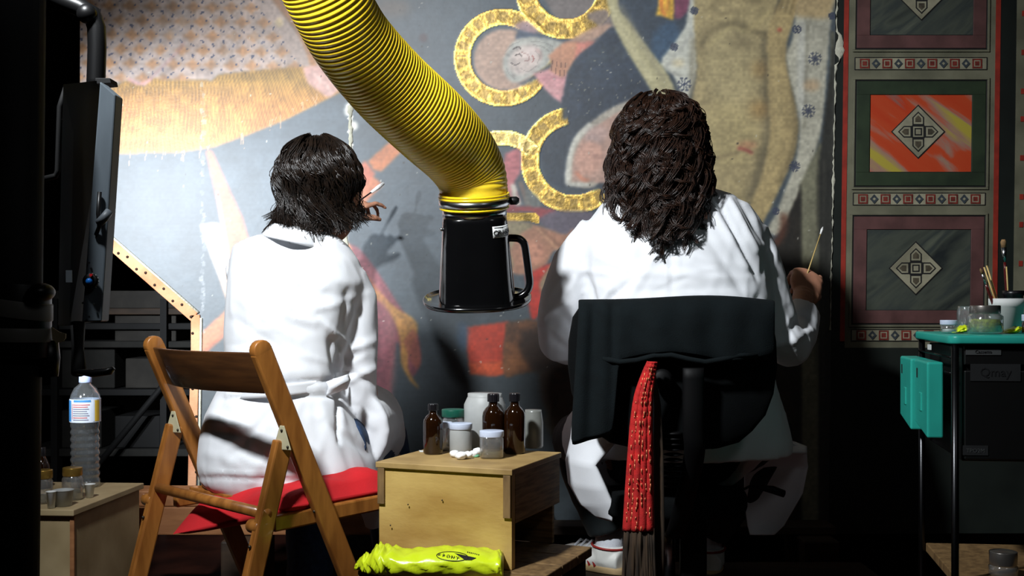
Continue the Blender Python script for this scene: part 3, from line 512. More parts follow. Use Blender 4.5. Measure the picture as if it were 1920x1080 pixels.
# ---- mesh
def painting():
    root = empty('altarpiece_painting', P(870, 980, PD+.03), 'huge sideways painted wooden panel with gold halos and slate blue ground behind both workers', 'painting')
    outline = [(150, -150), (1566, -150), (1566, 1000), (366, 1000), (371, 610), (364, 596), (196, 452), (150, 414)]
    ins = np.ones((ny, nx), bool)
    for j in range(ny):
        y = YY[j, 0]; xl = 150 if y < 414 else (150+(y-414)*(214/182.) if y < 596 else 367+(3 if y < 900 else 0)); ins[j] = XX[j] >= xl-1
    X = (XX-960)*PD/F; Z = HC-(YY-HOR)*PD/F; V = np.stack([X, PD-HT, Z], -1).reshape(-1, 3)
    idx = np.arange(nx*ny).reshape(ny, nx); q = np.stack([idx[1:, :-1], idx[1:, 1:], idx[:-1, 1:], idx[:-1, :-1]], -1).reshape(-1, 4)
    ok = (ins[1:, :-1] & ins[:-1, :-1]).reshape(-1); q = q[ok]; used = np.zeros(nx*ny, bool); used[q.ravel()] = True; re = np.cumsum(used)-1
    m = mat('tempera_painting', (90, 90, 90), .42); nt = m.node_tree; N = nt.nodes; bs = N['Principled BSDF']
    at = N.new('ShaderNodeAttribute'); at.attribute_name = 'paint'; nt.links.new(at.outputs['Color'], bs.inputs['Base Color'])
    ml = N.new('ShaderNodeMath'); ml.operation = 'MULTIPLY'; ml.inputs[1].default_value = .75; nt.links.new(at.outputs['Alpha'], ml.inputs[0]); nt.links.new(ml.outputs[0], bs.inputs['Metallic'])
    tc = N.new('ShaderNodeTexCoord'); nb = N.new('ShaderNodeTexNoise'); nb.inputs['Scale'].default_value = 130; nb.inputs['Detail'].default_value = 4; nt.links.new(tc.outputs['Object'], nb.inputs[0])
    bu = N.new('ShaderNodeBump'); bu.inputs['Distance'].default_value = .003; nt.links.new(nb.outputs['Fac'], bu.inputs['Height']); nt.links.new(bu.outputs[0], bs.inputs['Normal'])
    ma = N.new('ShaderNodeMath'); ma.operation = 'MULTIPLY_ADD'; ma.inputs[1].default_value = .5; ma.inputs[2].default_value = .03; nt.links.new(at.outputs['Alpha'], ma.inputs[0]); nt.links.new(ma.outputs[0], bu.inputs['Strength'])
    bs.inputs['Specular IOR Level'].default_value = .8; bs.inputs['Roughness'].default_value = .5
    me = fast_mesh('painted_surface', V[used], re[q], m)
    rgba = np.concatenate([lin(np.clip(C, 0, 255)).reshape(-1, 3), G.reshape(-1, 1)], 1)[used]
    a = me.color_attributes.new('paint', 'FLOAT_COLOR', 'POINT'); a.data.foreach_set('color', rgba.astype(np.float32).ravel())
    link_mesh('painted_surface', me, root)
    o2 = [P(x, y, PD+.004) for x, y in outline]
    B().prism(o2, (0, .035, 0)).build('backing_board', M['darkwood'], root)
    # linen strips tacked along the cut corner
    def st(p, q, wpx, nm='linen_strip'):
        a, b_ = P(p[0], p[1], PD-.004), P(q[0], q[1], PD-.004); return B().bar(a, b_, .012, wpx*PD/F, up=(0, 1, 0)) if False else B().prism(quad(p, q, wpx), (0, .02, 0))
    def quad(p, q, wpx):
        d = Vector((q[0]-p[0], q[1]-p[1])).normalized(); n = Vector((-d.y, d.x))*wpx/2
        return [P(*(Vector(p)+n), PD-.006), P(*(Vector(q)+n), PD-.006), P(*(Vector(q)-n), PD-.006), P(*(Vector(p)-n), PD-.006)]
    for p, q, wp in (((150, 407), (364, 594), 21), ((366, 590), (366, 700), 17), ((364, 700), (358, 985), 16)): st(p, q, wp).build('linen_strip', M['linen'], root, bevel=.002)
    for p, q in (((150, 392), (372, 586)), ((377, 596), (372, 985))): B().tube([P(p[0], p[1], PD-.003), P(q[0], q[1], PD-.003)], .004, 6).build('edge_bead', M['gesso'], root, True)
    for k in range(16):
        if k < 10: x, y = 205+k*17, 456+k*14.9+(4 if k % 2 else -4)
        else: x, y = 365+(3 if k % 2 else -4), 625+(k-10)*52
        B().lathe([(.0001, .003), (.004, .002), (.0045, 0)], P(x, y, PD-.006), 8, Matrix(((1, 0, 0), (0, 0, -1), (0, 1, 0)))).build('nail', M['nail'], root, True)
    # raised gesso fillings in the joints
    def ragged(name, pts, seed, wa, wb):
        r = random.Random(seed); b = B(); L = []; R = []
        for i, p in enumerate(pts):
            x, y = p[0], p[1]; ww = r.uniform(wa, wb)*(p[2] if len(p) > 2 else 1); L.append((x-ww+r.uniform(-1.5, 1.5), y)); R.append((x+ww+r.uniform(-1.5, 1.5), y))
        n = len(L); vs = [P(x, y, PD-.003) for x, y in L]+[P((L[i][0]+R[i][0])/2, L[i][1], PD-.009) for i in range(n)]+[P(x, y, PD-.003) for x, y in R]
        b.add(vs, [(i, i+1, n+i+1, n+i) for i in range(n-1)]+[(n+i, n+i+1, 2*n+i+1, 2*n+i) for i in range(n-1)]); return b.build(name, M['gesso'], root, True)
    ragged('gesso_filling', [(657-(k > 22)*4, 180+k*5) for k in range(28)], 1, 2, 5)
    ragged('gesso_filling', [(648-k*.4, 392+k*5.5) for k in range(19)], 2, 5, 9)
    pts = []
    for y in range(-60, 620, 7):
        g = 1+5*math.exp(-((y-92)/17)**2)+(2.2*math.exp(-((y-340)/18)**2)); pts.append((1569.5-.021*y+(7 if abs(y-92) < 30 else 0), y, g))
    ragged('gesso_filling', pts, 3, .3, 2.0)
    return root
painting()
M['paper2'] = mat('white_salve', (216, 218, 214), .6, var=.03); M['greenish'] = mat('green_contents', (150, 172, 40), .6, col2=(90, 104, 40), scale=120, bump=.5, bscale=160)
# ================================================================ THE FRAME PANEL WITH LOZENGES
def lean(y): return -14*(y-0)/1080.
def lozenge_panel():
    root = empty('painted_frame_panel', P(1760, 990, PD+.02), 'tall grey painted frame panel with lozenges and red edge stripes behind the trolley', 'panel')
    def q(name, x0, y0, x1, y1, pr, m, par=root, bev=0, th=.004):
        """board proud by pr metres from the panel face"""
        a = [P(x0+lean(y1), y1, PD-pr), P(x1+lean(y1), y1, PD-pr), P(x1+lean(y0), y0, PD-pr), P(x0+lean(y0), y0, PD-pr)]
        return B().prism(a, (0, th, 0)).build(name, m, par, bevel=bev)
    q('panel_board', 1582, -90, 1990, 1000, -.006, M['pdark'], th=.04)
    q('dark_border', 1567, -90, 1583, 1000, .0015, M['pdark'], th=.01); q('red_stripe', 1583, -90, 1592, 640, .002, M['pred'], th=.01); 
    q('grey_ground', 1592, -90, 1868, 652, 0, M['pgrey'], th=.01); q('red_stripe', 1868, -90, 1877, 652, .002, M['pred'], th=.01)
    q('green_band', 1877, -90, 1907, 652, 0, M['pdark'], th=.01); q('grey_band', 1907, -90, 1990, 652, .001, M['pgrey'], th=.01)
    q('dark_plinth', 1583, 652, 1990, 1000, .001, M['pdark'], th=.01)
    def fr(name, x0, y0, x1, y1, wd, pr, m, par, th=.006):
        for a in ((x0, y0, x1, y0+wd), (x0, y1-wd, x1, y1), (x0, y0+wd, x0+wd, y1-wd), (x1-wd, y0+wd, x1, y1-wd)): q(name, *a, pr, m, par, .0008, th)
    def coffer(x0, y0, x1, y1, band, field, mband, mfield, cx, cy):
        f = q('field', x0+band, y0+band, x1-band, y1-band, .0008, mfield, root, 0, .005)
        fr('outer_moulding', x0-5, y0-5, x1+5, y1+5, 4, .006, M['pgrey'], f); fr('outer_line', x0-1, y0-1, x1+1, y1+1, 2.5, .003, M['pblack'], f)
        fr('band', x0+2, y0+2, x1-2, y1-2, band-3, .0045, mband, f); fr('inner_line', x0+band-3, y0+band-3, x1-band+3, y1-band+3, 3, .002, M['pblack'], f)
        R = 48; l = lean(cy)
        def pol(pts, pr, th=.003): return B().prism([P(cx+l+x, cy+y, PD-pr) for x, y in pts], (0, th, 0))
        d = pol([(0, R+3), (R+3, 0), (0, -R-3), (-R-3, 0)], .002); d.build('lozenge_edge', M['pblack'], f)
        d = pol([(0, R), (R, 0), (0, -R), (-R, 0)], .0045); d.build('lozenge', M['lozenge'], f, bevel=.0006)
        for k in range(4):
            c, s_ = math.cos(k*PI/2), math.sin(k*PI/2)
            for sc, mm, pr in ((1, M['pblack'], .0052), (.78, M['lozenge'], .0059), (.5, M['pdarkbrown'], .0065)):
                base = [(12, 11), (27, 11), (38, 0), (27, -11), (12, -11)]; mx = 24.
                pts = [(((x-mx)*sc+mx)*c-(y*sc)*s_, ((x-mx)*sc+mx)*s_+(y*sc)*c) for x, y in base][::-1]
                pol(pts, pr, .0012).build('cross_arm', mm, f)
        for sc, mm, pr in ((12, M['pblack'], .0052), (9.5, M['lozenge'], .006), (7, M['pblack'], .0066), (4.5, M['lozenge'], .0072)):
            pol([(-sc, sc), (sc, sc), (sc, -sc), (-sc, -sc)], pr, .0012).build('cross_centre', mm, f)
    coffer(1606, -130, 1852, 92, 27, 0, M['ppink'], M['marble'], 1728, -12)
    coffer(1607, 150, 1853, 350, 28, 0, M['pgreen'], M['orange'], 1725, 247)
    coffer(1605, 404, 1853, 608, 27, 0, M['ppink'], M['marble'], 1724, 503)
    def frieze(y0, y1, x0=1604, x1=1853, n=6):
        f = q('frieze', x0, y0, x1, y1, .001, M['lozenge'], root, 0, .004); fr('frieze_line', x0, y0, x1, y1, 1.5, .003, M['pblack'], f)
        for i in range(2*n-1):
            cx = x0+19+i*(x1-x0-38)/(2*n-2.); cy = (y0+y1)/2; l = lean(cy)
            if i % 2 == 0:
                for h_, mm, pr in ((9, M['predbrown'], .0035), (6, M['lozenge'], .0042), (4.2, M['predbrown'], .0048)): B().prism([P(cx+l+x, cy+y, PD-pr) for x, y in ((-h_, h_), (h_, h_), (h_, -h_), (-h_, -h_))], (0, .0015, 0)).build('square_tile', mm, f)
            else:
                B().prism([P(cx+l+x, cy+y, PD-.0035) for x, y in ((0, 9), (8, 0), (0, -9), (-8, 0))], (0, .0015, 0)).build('diamond_tile', M['pblue'], f)
                B().prism([P(cx+l+x, cy+y, PD-.0042) for x, y in ((0, 3), (3, 0), (0, -3), (-3, 0))], (0, .0015, 0)).build('diamond_tile', M['lozenge'], f)
    frieze(107, 131); frieze(361, 385); frieze(617, 640)
    for k in range(9): q('red_dot', 1917, 20+k*66+(k % 3)*7, 1924, 30+k*66+(k % 3)*7, .003, M['pred'], th=.003)
M['lozenge'] = mat('pale_grey_paint', (156, 151, 128), .6, col2=(124, 120, 100), scale=20); M['pdarkbrown'] = mat('brown_paint', (84, 76, 60), .6, var=.3, scale=60)
M['predbrown'] = mat('brick_red_paint', (124, 44, 34), .6, var=.3, scale=80); M['pblue'] = mat('slate_paint', (58, 66, 72), .6, var=.2, scale=80)
lozenge_panel()

# beams carrying the painting, step, dim shelving beyond
def obj_bar(b, p, q, w, h): return b.bar(p, q, w, h)
a, c = P(243, 934, 3.24), P(1010, 934, 3.24)
B().box(a.x, c.x, 3.2, 3.3, .318, .362).build('support_beam', M['beam'], bevel=.004).update_tag()
o = B().box(a.x+.012, c.x, 3.195, 3.31, .238, .317).build('support_beam', M['beam'], bevel=.004)
t = [x for x in bpy.data.objects if x.name.startswith('support_beam')]
for x, l in zip(sorted(t, key=lambda x: x.name), ('upper thin pine beam lying across under the painting', 'lower thick pine beam carrying the thin one under the painting')): tag(x, l, 'beam', 'beams under the painting')
g0, g1 = P(1020, 990, 3.24), P(1560, 990, 3.24)
tag(B().box(g0.x, g1.x, 3.2, 3.3, .237, .262).build('support_beam', M['darkwood'], bevel=.004), 'low dark beam under the painting behind the office chair', 'beam', 'beams under the painting')
for i, x in enumerate((-.75, .0, .85)):
    b = B().box(x-.05, x+.05, 3.12, 3.36, 0, .236)
    tag(b.build('support_block', M['darkwood'], bevel=.006), ('wooden block under the beams behind the folding chair', 'wooden block under the beams behind the plywood box', 'wooden block under the beams beneath the far right of the painting')[i], 'block', 'blocks under the beams')
b = B().box(.12, .95, 2.92, 3.1, .155, .185)
r = empty('foot_board', (.53, 3., 0), 'low dark wooden foot board under the white sneaker', 'board'); b.build('plank', M['darkwood'], r, bevel=.003)
for x in (.18, .85): B().box(x, x+.05, 2.93, 3.09, 0, .154).build('leg', M['darkwood'], r, bevel=.003)
def shelving():
    r = empty('storage_shelves', (-1.5, 4.6, 0), 'dim workbench shelving far behind the folding chair on the left', 'shelving')
    D = 4.4
    for (y0, y1, m) in ((545, 578, 'carton'), (578, 590, 'beam2'), (606, 618, 'blackmat'), (640, 652, 'shelf'), (730, 742, 'blackmat'), (842, 856, 'shelf')):
        B().pbox(40, y0, 480, y1, D, D+.4).build('shelf_board', M.get(m, M['darkwood']), r, bevel=.003)
    for x in (95, 300, 420): B().pbox(x, 560, x+12, 1005, D-.02, D+.03).build('upright', M['blackmat'], r)
    for x0, y0, x1, y1, m in ((215, 590, 330, 640, 'carton'), (100, 655, 215, 728, 'shelf'), (235, 672, 330, 728, 'carton'), (110, 770, 190, 840, 'shelf'), (215, 780, 300, 840, 'blackmat'), (330, 700, 400, 728, 'shelf')):
        B().pbox(x0, y0, x1, y1, D+.03, D+.3).build('stored_box', M[m], r, bevel=.004)
    B().tube([P(160, 900, D-.1), P(300, 730, D-.05), P(330, 690, D-.05)], .012, 8).build('brace_bar', M['blackmat'], r, True)
shelving()

# ================================================================ LEFT FOREGROUND
def column():
    r = empty('stand_column', P(20, 1080, 1.2), 'thick black upright post wrapped with grey tape at the left picture edge', 'post'); D = 1.25
    g = lambda x, y: P(x, y, D)
    B().tube([g(22, -60), g(8, 1180)], 61*D/F, 24).build('post', M['blackmat'], r, True)
    B().tube([P(80, -60, D+.03), P(66, 1180, D+.03)], .0026, 8).build('metal_trim', M['brasspipe'], r, True)
    def ring(name, y0, y1, rp, m, sl=0):
        c = P(22, (y0+y1)/2, D); h = (y1-y0)*D/F/2; R = rp*D/F; n = 28; b = B(); vs = []
        for s_ in (-1, 1):
            for k in range(n):
                t = 2*PI*k/n; vs.append((c.x+R*math.cos(t), c.y+R*math.sin(t), c.z+s_*h-sl*math.cos(t)*D/F))
        b.add(vs, [(k, (k+1) % n, n+(k+1) % n, n+k) for k in range(n)]+[tuple(range(n-1, -1, -1)), tuple(range(n, 2*n))]); return b.build(name, m, r, True, bevel=.0008)
    ring('clamp_collar', 532, 668, 70, M['black'], 3); ring('tape_band', 560, 592, 72.5, M['tape'], 11); ring('tape_band', 614, 640, 72.5, M['tape'], 2)
    B().ball(P(78, 548, D-.02), .013, .02, .010).build('clamp_knob', M['black'], r, True)
    B().prism([P(96, 613, D), P(98, 636, D), P(106, 643, D), P(118, 640, D), P(123, 634, D), P(123, 626, D), P(110, 622, D)], (0, .002, 0)).build('paper_tag', M['tagm'], r)
    B().lathe([(.012, -.02), (.014, 0), (.012, .02)], P(88, 672, D+.01), 14).build('clamp_foot', M['black'], r, True)
column()
def lamp_unit():
    D = 1.62; r = empty('equipment_panel', P(150, 1000, D), 'flat black equipment housing with a blue knob hanging on a bent black arm', 'equipment')
    def slab(tl, tr, br, bl, D0, D1, dep, name, m, bev=.003):
        """quad given in pixels: left edge at D0, right edge at D1, thick backwards"""
        p = [P(*bl, D0), P(*br, D1), P(*tr, D1), P(*tl, D0)]; return B().prism(p, dep).build(name, m, r, bevel=bev)
    slab((118, 158), (188, 150), (162, 604), (108, 612), 1.50, 1.60, (.002, .035, 0), 'housing', M['chairblack'], .004)
    slab((187, 152), (217, 178), (190, 603), (153, 604), 1.555, 1.56, (0, .03, 0), 'front_strip', M['greypl2'], .002)
    B().tube([P(90, -20, D), P(120, 2, D), P(150, 14, D), P(172, 26, D), P(181, 52, D), P(182, 90, D), P(180, 150, D), P(179, 175, D)], [.013]*8, 14).build('bent_arm', M['black'], r, True)
    B().ball(P(163, 26, D-.01), .014).build('elbow_bolt', M['black'], r, True); B().lathe([(.004, 0), (.004, .004), (.002, .006)], P(170, 160, 1.59), 10, Matrix(((1, 0, 0), (0, 0, -1), (0, 1, 0)))).build('screw', M['steel'], r, True)
    B().prism([P(178, 146, 1.59), P(206, 146, 1.59), P(208, 156, 1.59), P(178, 158, 1.59)], (0, .03, 0)).build('top_bracket', M['blackmat'], r, bevel=.001)
    ax = Matrix(((1, 0, 0), (0, 0, -1), (0, 1, 0)))
    k = B().lathe([(.0105, 0), (.0105, .004), (.0085, .006)], P(171, 527, 1.552), 24, ax).build('knob_ring', M['black'], r, True)
    for i in range(14): 
        t = 2*PI*i/14; c = P(171+14.5*math.cos(t), 527+14.5*math.sin(t), 1.551); B().box(c.x-.0005, c.x+.0005, c.y-.001, c.y, c.z-.0005, c.z+.0005).build('tick_mark', M['paper'], k)
    B().lathe([(.0045, 0), (.0045, .009), (.003, .011)], P(171, 528, 1.552), 18, ax).build('knob_cap', M['blue'], k, True); B().lathe([(.002, 0), (.002, .004)], P(172, 516, 1.546), 10, ax).build('red_mark', M['redd'], k)
    for x, y in ((168, 493), (156, 568), (177, 570), (168, 594)): B().lathe([(.0014, 0), (.0014, .002)], P(x, y, 1.553), 8, ax).build('screw', M['steel'], r)
    c = P(129, 518, 1.50); B().box(c.x-.004, c.x+.004, c.y, c.y+.002, c.z-.008, c.z+.008).build('small_label', M['greypl'], r)
    B().tube([P(205, 396, 1.55), P(196, 408, 1.545), P(186, 418, 1.55)], [.0055, .006, .006], 10).build('latch', M['greypl'], r, True)
    B().tube([P(187, 360, 1.552), P(184, 400, 1.55), P(186, 425, 1.55), P(180, 440, 1.555)], .003, 8).build('latch_cable', M['black'], r, True)
    B().tube([P(*p, 1.56) for p in ((125, 160), (112, 200), (108, 320), (104, 330), (84, 335))], .004, 8).build('cable', M['blackmat'], r, True)
    B().tube([P(146, 606, 1.56), P(146, 650, 1.55), P(148, 700, 1.53)], [.010, .008, .010], 10).build('lower_stem', M['blackmat'], r, True)
    h = B().tube([P(148, 697, 1.52), P(175, 700, 1.5), P(205, 696, 1.49), P(213, 690, 1.49)], [.006, .009, .008, .004], 12, flat=.6).build('tilt_handle', M['black'], r, True)
M['greypl2'] = mat('dark_grey_strip', (104, 114, 122), .4, var=.1, scale=30, stretch=(1, 1, .3))
lamp_unit()

def jar(name, px, y0, y1, D, wpx, label, cat, group, lid=None, lidm=None, body='glass', fill=None, fillm=None, neck=.8, sq=0, lidh=.16, base_z=None, shoulder=.16):
    """screw-top vessel standing at px: y0 top of lid, y1 base, width in pixels"""
    c = P(px, y1, D); z0 = base_z if base_z is not None else c.z; R = wpx/2*D/F; Hh = (y1-y0)*D/F
    r = empty(name, (c.x, D, z0), label, cat, group); hb = Hh*(1-lidh) if lid else Hh; t = .0022; nk = R*neck; sh = hb*(1-shoulder)
    pr = [(R*.9, 0), (R, .004), (R, sh*.96), (nk+.15*(R-nk), hb*.93), (nk, hb*.95), (nk, hb+.001)]
    if body in ('glass', 'clearpet'):
        pr = pr+[(a-t, h_) for a, h_ in pr[::-1][:-1]]+[(R*.88, t)]
        pr = pr[:-1]+[(.0005, t)]
    B().lathe(pr, (c.x, D, z0), 32, sq=sq, cap=True).build('body', M[body], r, True)
    if fill: B().lathe([(R*.86, t*1.5), (R-t*1.6, t*2+.002), (R-t*1.6, fill*sh), (.0005, fill*sh+.0005)], (c.x, D, z0), 24, sq=sq).build('contents', M[fillm], r, True)
    if lid:
        lr = lid*R; o = B().lathe([(lr*.97, hb*.93), (lr, hb*.95), (lr, Hh*.985), (lr*.93, Hh), (.0005, Hh)], (c.x, D, z0), 32).build('lid', M[lidm], r, True, bevel=.0004)
    return r
def bottle(px, y0, y1, D, wpx, label, group='amber bottles', liquid=False):
    c = P(px, y1, D); R = wpx/2*D/F; Hh = (y1-y0)*D/F; r = empty('amber_bottle', c, label, 'bottle', group)
    pr = [(R*.88, 0), (R, .004), (R, Hh*.62), (R*.94, Hh*.69), (R*.72, Hh*.755), (R*.45, Hh*.80), (R*.40, Hh*.86), (R*.40, Hh*.9)]
    B().lathe(pr, c, 32).build('body', M['amber'], r, True)
    b = B(); n = 40; vs = []
    for h_, rr in ((.865, .50), (.875, .52), (.985, .52), (1., .47)):
        for k in range(n): q = rr*(1+(.04 if k % 2 else 0)); vs.append(c+Vector((R*q*math.cos(2*PI*k/n), R*q*math.sin(2*PI*k/n), Hh*h_)))
    b.add(vs, [(i*n+k, i*n+(k+1) % n, (i+1)*n+(k+1) % n, (i+1)*n+k) for i in range(3) for k in range(n)]+[tuple(3*n+k for k in range(n)), tuple(range(n-1, -1, -1))]).build('cap', M['cap'], r)
    return r

# ---- pale box with the water bottle
bx = Vector((-1.043, 2.69, 0)); e1 = Vector((-.40, .03, 0)); e2 = Vector((.032, .40, 0)); zt = .40
r = empty('pale_wooden_box', (-1.2, 2.9, 0), 'pale plywood box with overhanging top carrying the water bottle', 'box')
B().obox(bx+Vector((0, .012, 0)), e1, e2*.97, (0, 0, zt-.016)).build('body', M['oldply'], r, bevel=.002)
B().obox(bx+Vector((.008, -.004, zt-.015)), e1*1.03, e2*1.03, (0, 0, .015)).build('top_board', M['oldply2'] if 'oldply2' in M else M['oldply'], r, bevel=.002)
B().obox(bx+Vector((-.006, .009, 0)), (.010, 0, 0), (0, .006, 0), (0, 0, zt-.017)).build('corner_strip', M['beam'], r)
def water_bottle():
    c = P(160, 913, 3.03); c.z = zt+.001; r = empty('water_bottle', c, 'clear ribbed plastic water bottle with pale blue cap on the pale box', 'bottle'); R = .039
    def z(y): return (913-y)*3.03/F
    pr = [(R*.8, 0), (R*.97, .006)]
    y = 900
    while y > 800:
        pr += [(R*.97, z(y)), (R*.90, z(y-4)), (R*.90, z(y-6)), (R*.97, z(y-10))]; y -= 13
    pr += [(R*.96, z(790)), (R, z(786)), (R, z(748)), (R*.93, z(740)), (R*.72, z(728)), (R*.42, z(721)), (R*.33, z(716)), (R*.33, z(708))]
    B().lathe(pr, c, 32).build('body', M['clearpet'], r, True)
    lb = B().lathe([(R*1.02, z(791)), (R*1.02, z(748))], c, 40, cap=False).build('label', M['labelw'], r, True)
    def patch(a0, a1, y0, y1, m, k=1.035):
        n = 10; vs = []
        for yy in (y1, y0):
            for i in range(n+1): t = math.radians(a0+(a1-a0)*i/n); vs.append(c+Vector((R*k*math.sin(t), -R*k*math.cos(t), z(yy))))
        B().add(vs, [(i, i+1, n+2+i, n+1+i) for i in range(n)]).build('label_print', M[m], lb, True)
    patch(-25, 40, 749, 753, 'labelb'); patch(-80, -40, 750, 789, 'labelb'); patch(55, 80, 750, 789, 'labely'); patch(48, 56, 752, 789, 'labelw', 1.04)
    for k, y in enumerate(range(757, 788, 4)): patch(-28, 36-(k*7 % 11), y, y+1.6, 'labelr' if k in (0, 1, 6) else 'ink2', 1.04)
    patch(-33, -31, 756, 785, 'labelr', 1.04)
    B().lathe([(R*.40, z(718)), (R*.42, z(717)), (R*.41, z(706)), (R*.36, z(705)), (.0005, z(705))], c, 28).build('cap', M['capblue'], r, True)
M['ink2'] = mat('grey_print', (120, 120, 140), .6, var=.1)
water_bottle()
jar('glass_jar', 82, 879, 941, 2.78, 33, 'clear glass jar with gold lid beside the black post', 'jar', 'gold lidded jars', .98, 'lidgold', fill=.35, fillm='liquid', base_z=zt+.001, lidh=.2)
jar('glass_jar', 136, 877, 937, 2.83, 38, 'clear glass jar with gold lid in front of the water bottle', 'jar', 'gold lidded jars', .94, 'lidgold', fill=.4, fillm='liquid', base_z=zt+.001, lidh=.2)
jar('dark_bottle', 78, 838, 915, 3.0, 30, 'small dark brown bottle behind the gold lidded jars', 'bottle', None, .5, 'cap', body='amber', neck=.4, base_z=zt+.001, shoulder=.3)
def cup(name, px, y0, y1, D, wt, wb, label, m, bz, cat='cup'):
    c = P(px, y1, D); c.z = bz; a, b_ = wt/2*D/F, wb/2*D/F; h_ = (y1-y0)*D/F; t = .0012
    o = B().lathe([(b_, 0), (a, h_*.95), (a+.0015, h_*.97), (a+.0015, h_), (a-t, h_), (b_-t, t), (.0005, t)], c, 28).build(name, M[m], None, True); return tag(o, label, cat)
cup('plastic_tub', 119, 919, 949, 2.74, 36, 30, 'small frosted plastic tub at the front of the pale box', 'frost', zt+.001, 'tub')
cup('paper_cup', 168, 905, 930, 2.86, 19, 13, 'little white paper cup at the foot of the water bottle', 'paper', zt+.001)
cup('paper_cup', 96, 910, 941, 2.71, 17, 13, 'little white paper cup between the two gold lidded jars', 'paper', zt+.001)

# ================================================================ THE FOLDING CHAIR
u = Vector((.707, -.707, 0)); wv = Vector((.707, .707, 0)); A0 = Vector((-.72, 2.5, .635)); B0 = Vector((-.423, 2.2, .635)); Z = Vector((0, 0, 1))
def chair():
    r = empty('folding_chair', ((A0+B0)/2+wv*.1)-Z*.635, 'honey coloured wooden folding chair with curved back slat under the red cushion', 'chair')
    for s_, Q in ((-1, A0), (1, B0)):
        long = lambda z: Q+wv*((.635-z)*.45)+Z*(z-.635)
        short = lambda z: Q-wv*((.635-z)*.27+.02)+Z*(z-.635)+u*(.0)
        sh = u*(.0)
        b = B().bar(long(.02), long(.797), .020, .042, up=wv); b.build('leg', M['woodchair'], r, bevel=.004)
        c = long(.797); B().tube([c-u*.010+wv*0, c+u*.010], .0205, 16).build('post_end', M['woodchair'], r, True, bevel=.003)
        b = B().bar(short(.01)-u*.0, short(.622), .020, .038, up=wv); b.build('leg', M['woodchair'], r, bevel=.004)
        # hinge plate on the outer/back side
        n = -wv; c0 = Q+u*.0
        tri = [(-.021, -.024), (.021, -.024), (.005, .022), (-.005, .022)]
        nrm = (-wv*.55-Vector((0, 1, 0))*.45).normalized(); ex = Z.cross(nrm).normalized()*-1; base = Q+nrm*.026-Z*.004-wv*.006
        pl = B().prism([base+ex*x+Z*z for x, z in tri], nrm*.0025).build('hinge_plate', M['plate'], r, bevel=.001)
        for x, z in ((-.014, -.018), (.014, -.018), (0, .013)): B().ball(base+ex*x+Z*z+nrm*.003, .0028, seg=8, rings=6).build('rivet', M['screw'], pl, True)
    # curved slat
    ta = A0-wv*.055+Z*.12; tb = B0-wv*.055+Z*.12; n = 14; vs = []
    for k in range(n+1):
        s_ = k/n; p = ta.lerp(tb, s_)+u*(0); p = p-wv*(.045*math.sin(PI*s_))
        for dz, dn in ((.038, -.006), (.038, .006), (-.042, .006), (-.042, -.006)): vs.append(p+Z*dz+wv*(dn-dz*.42))
    b = B().add(vs, [(k*4+j, k*4+(j+1) % 4, k*4+4+(j+1) % 4, k*4+4+j) for k in range(n) for j in range(4)]+[(3, 2, 1, 0), (n*4, n*4+1, n*4+2, n*4+3)]); b.build('back_slat', M['woodslat'], r, True, bevel=.003)
    zs = .462; rear = -.035; front = .285
    for s_, Q in ((-1, A0+u*.022), (1, B0-u*.022)):
        p = Q+Z*(zs-.635); B().bar(p+wv*rear, p+wv*front+Z*.012, .02, .032).build('seat_rail', M['woodchair'], r, bevel=.004)
    for k in range(6):
        f = .015+k*.048; p = A0+u*.03+wv*f+Z*(zs+.022-.635); q = B0-u*.03+wv*f+Z*(zs+.022-.635); B().bar(p, q, .040, .009).build('seat_slat', M['woodchair'], r, bevel=.002)
    p, q = A0-wv*.065+Z*(.49-.635)-u*.01, B0-wv*.065+Z*(.488-.635)+u*.01; B().tube([p, q], .011, 14).build('back_rod', M['woodchair'], r, True)
    for Q, sg in ((A0, 1), (B0, 1)):
        p = Q-wv*.075+Z*(.463-.635)-u*.006; B().tube([p-u*.026, p+u*.012], [.0135, .0135], 16).build('rod_end', M['woodchair'], r, True, bevel=.004)
    for Q in (A0, B0):
        for f, z in ((.02, .478), (-.055, .43)): B().ball(Q+wv*((.635-z)*.45 if f > 0 else -(.635-z)*.27-.02)+Z*(z-.635)-wv*.021-Vector((0, .002, 0)), .0035, seg=8, rings=6).build('bolt', M['screw'], r, True)
    p, q = A0-wv*.14+Z*(.17-.635), B0-wv*.14+Z*(.17-.635); B().bar(p, q, .014, .03).build('stretcher', M['woodchair'], r, bevel=.003)
    p, q = A0+wv*.205+Z*(.18-.635), B0+wv*.205+Z*(.18-.635); B().bar(p, q, .014, .03).build('stretcher', M['woodchair'], r, bevel=.003)
chair()
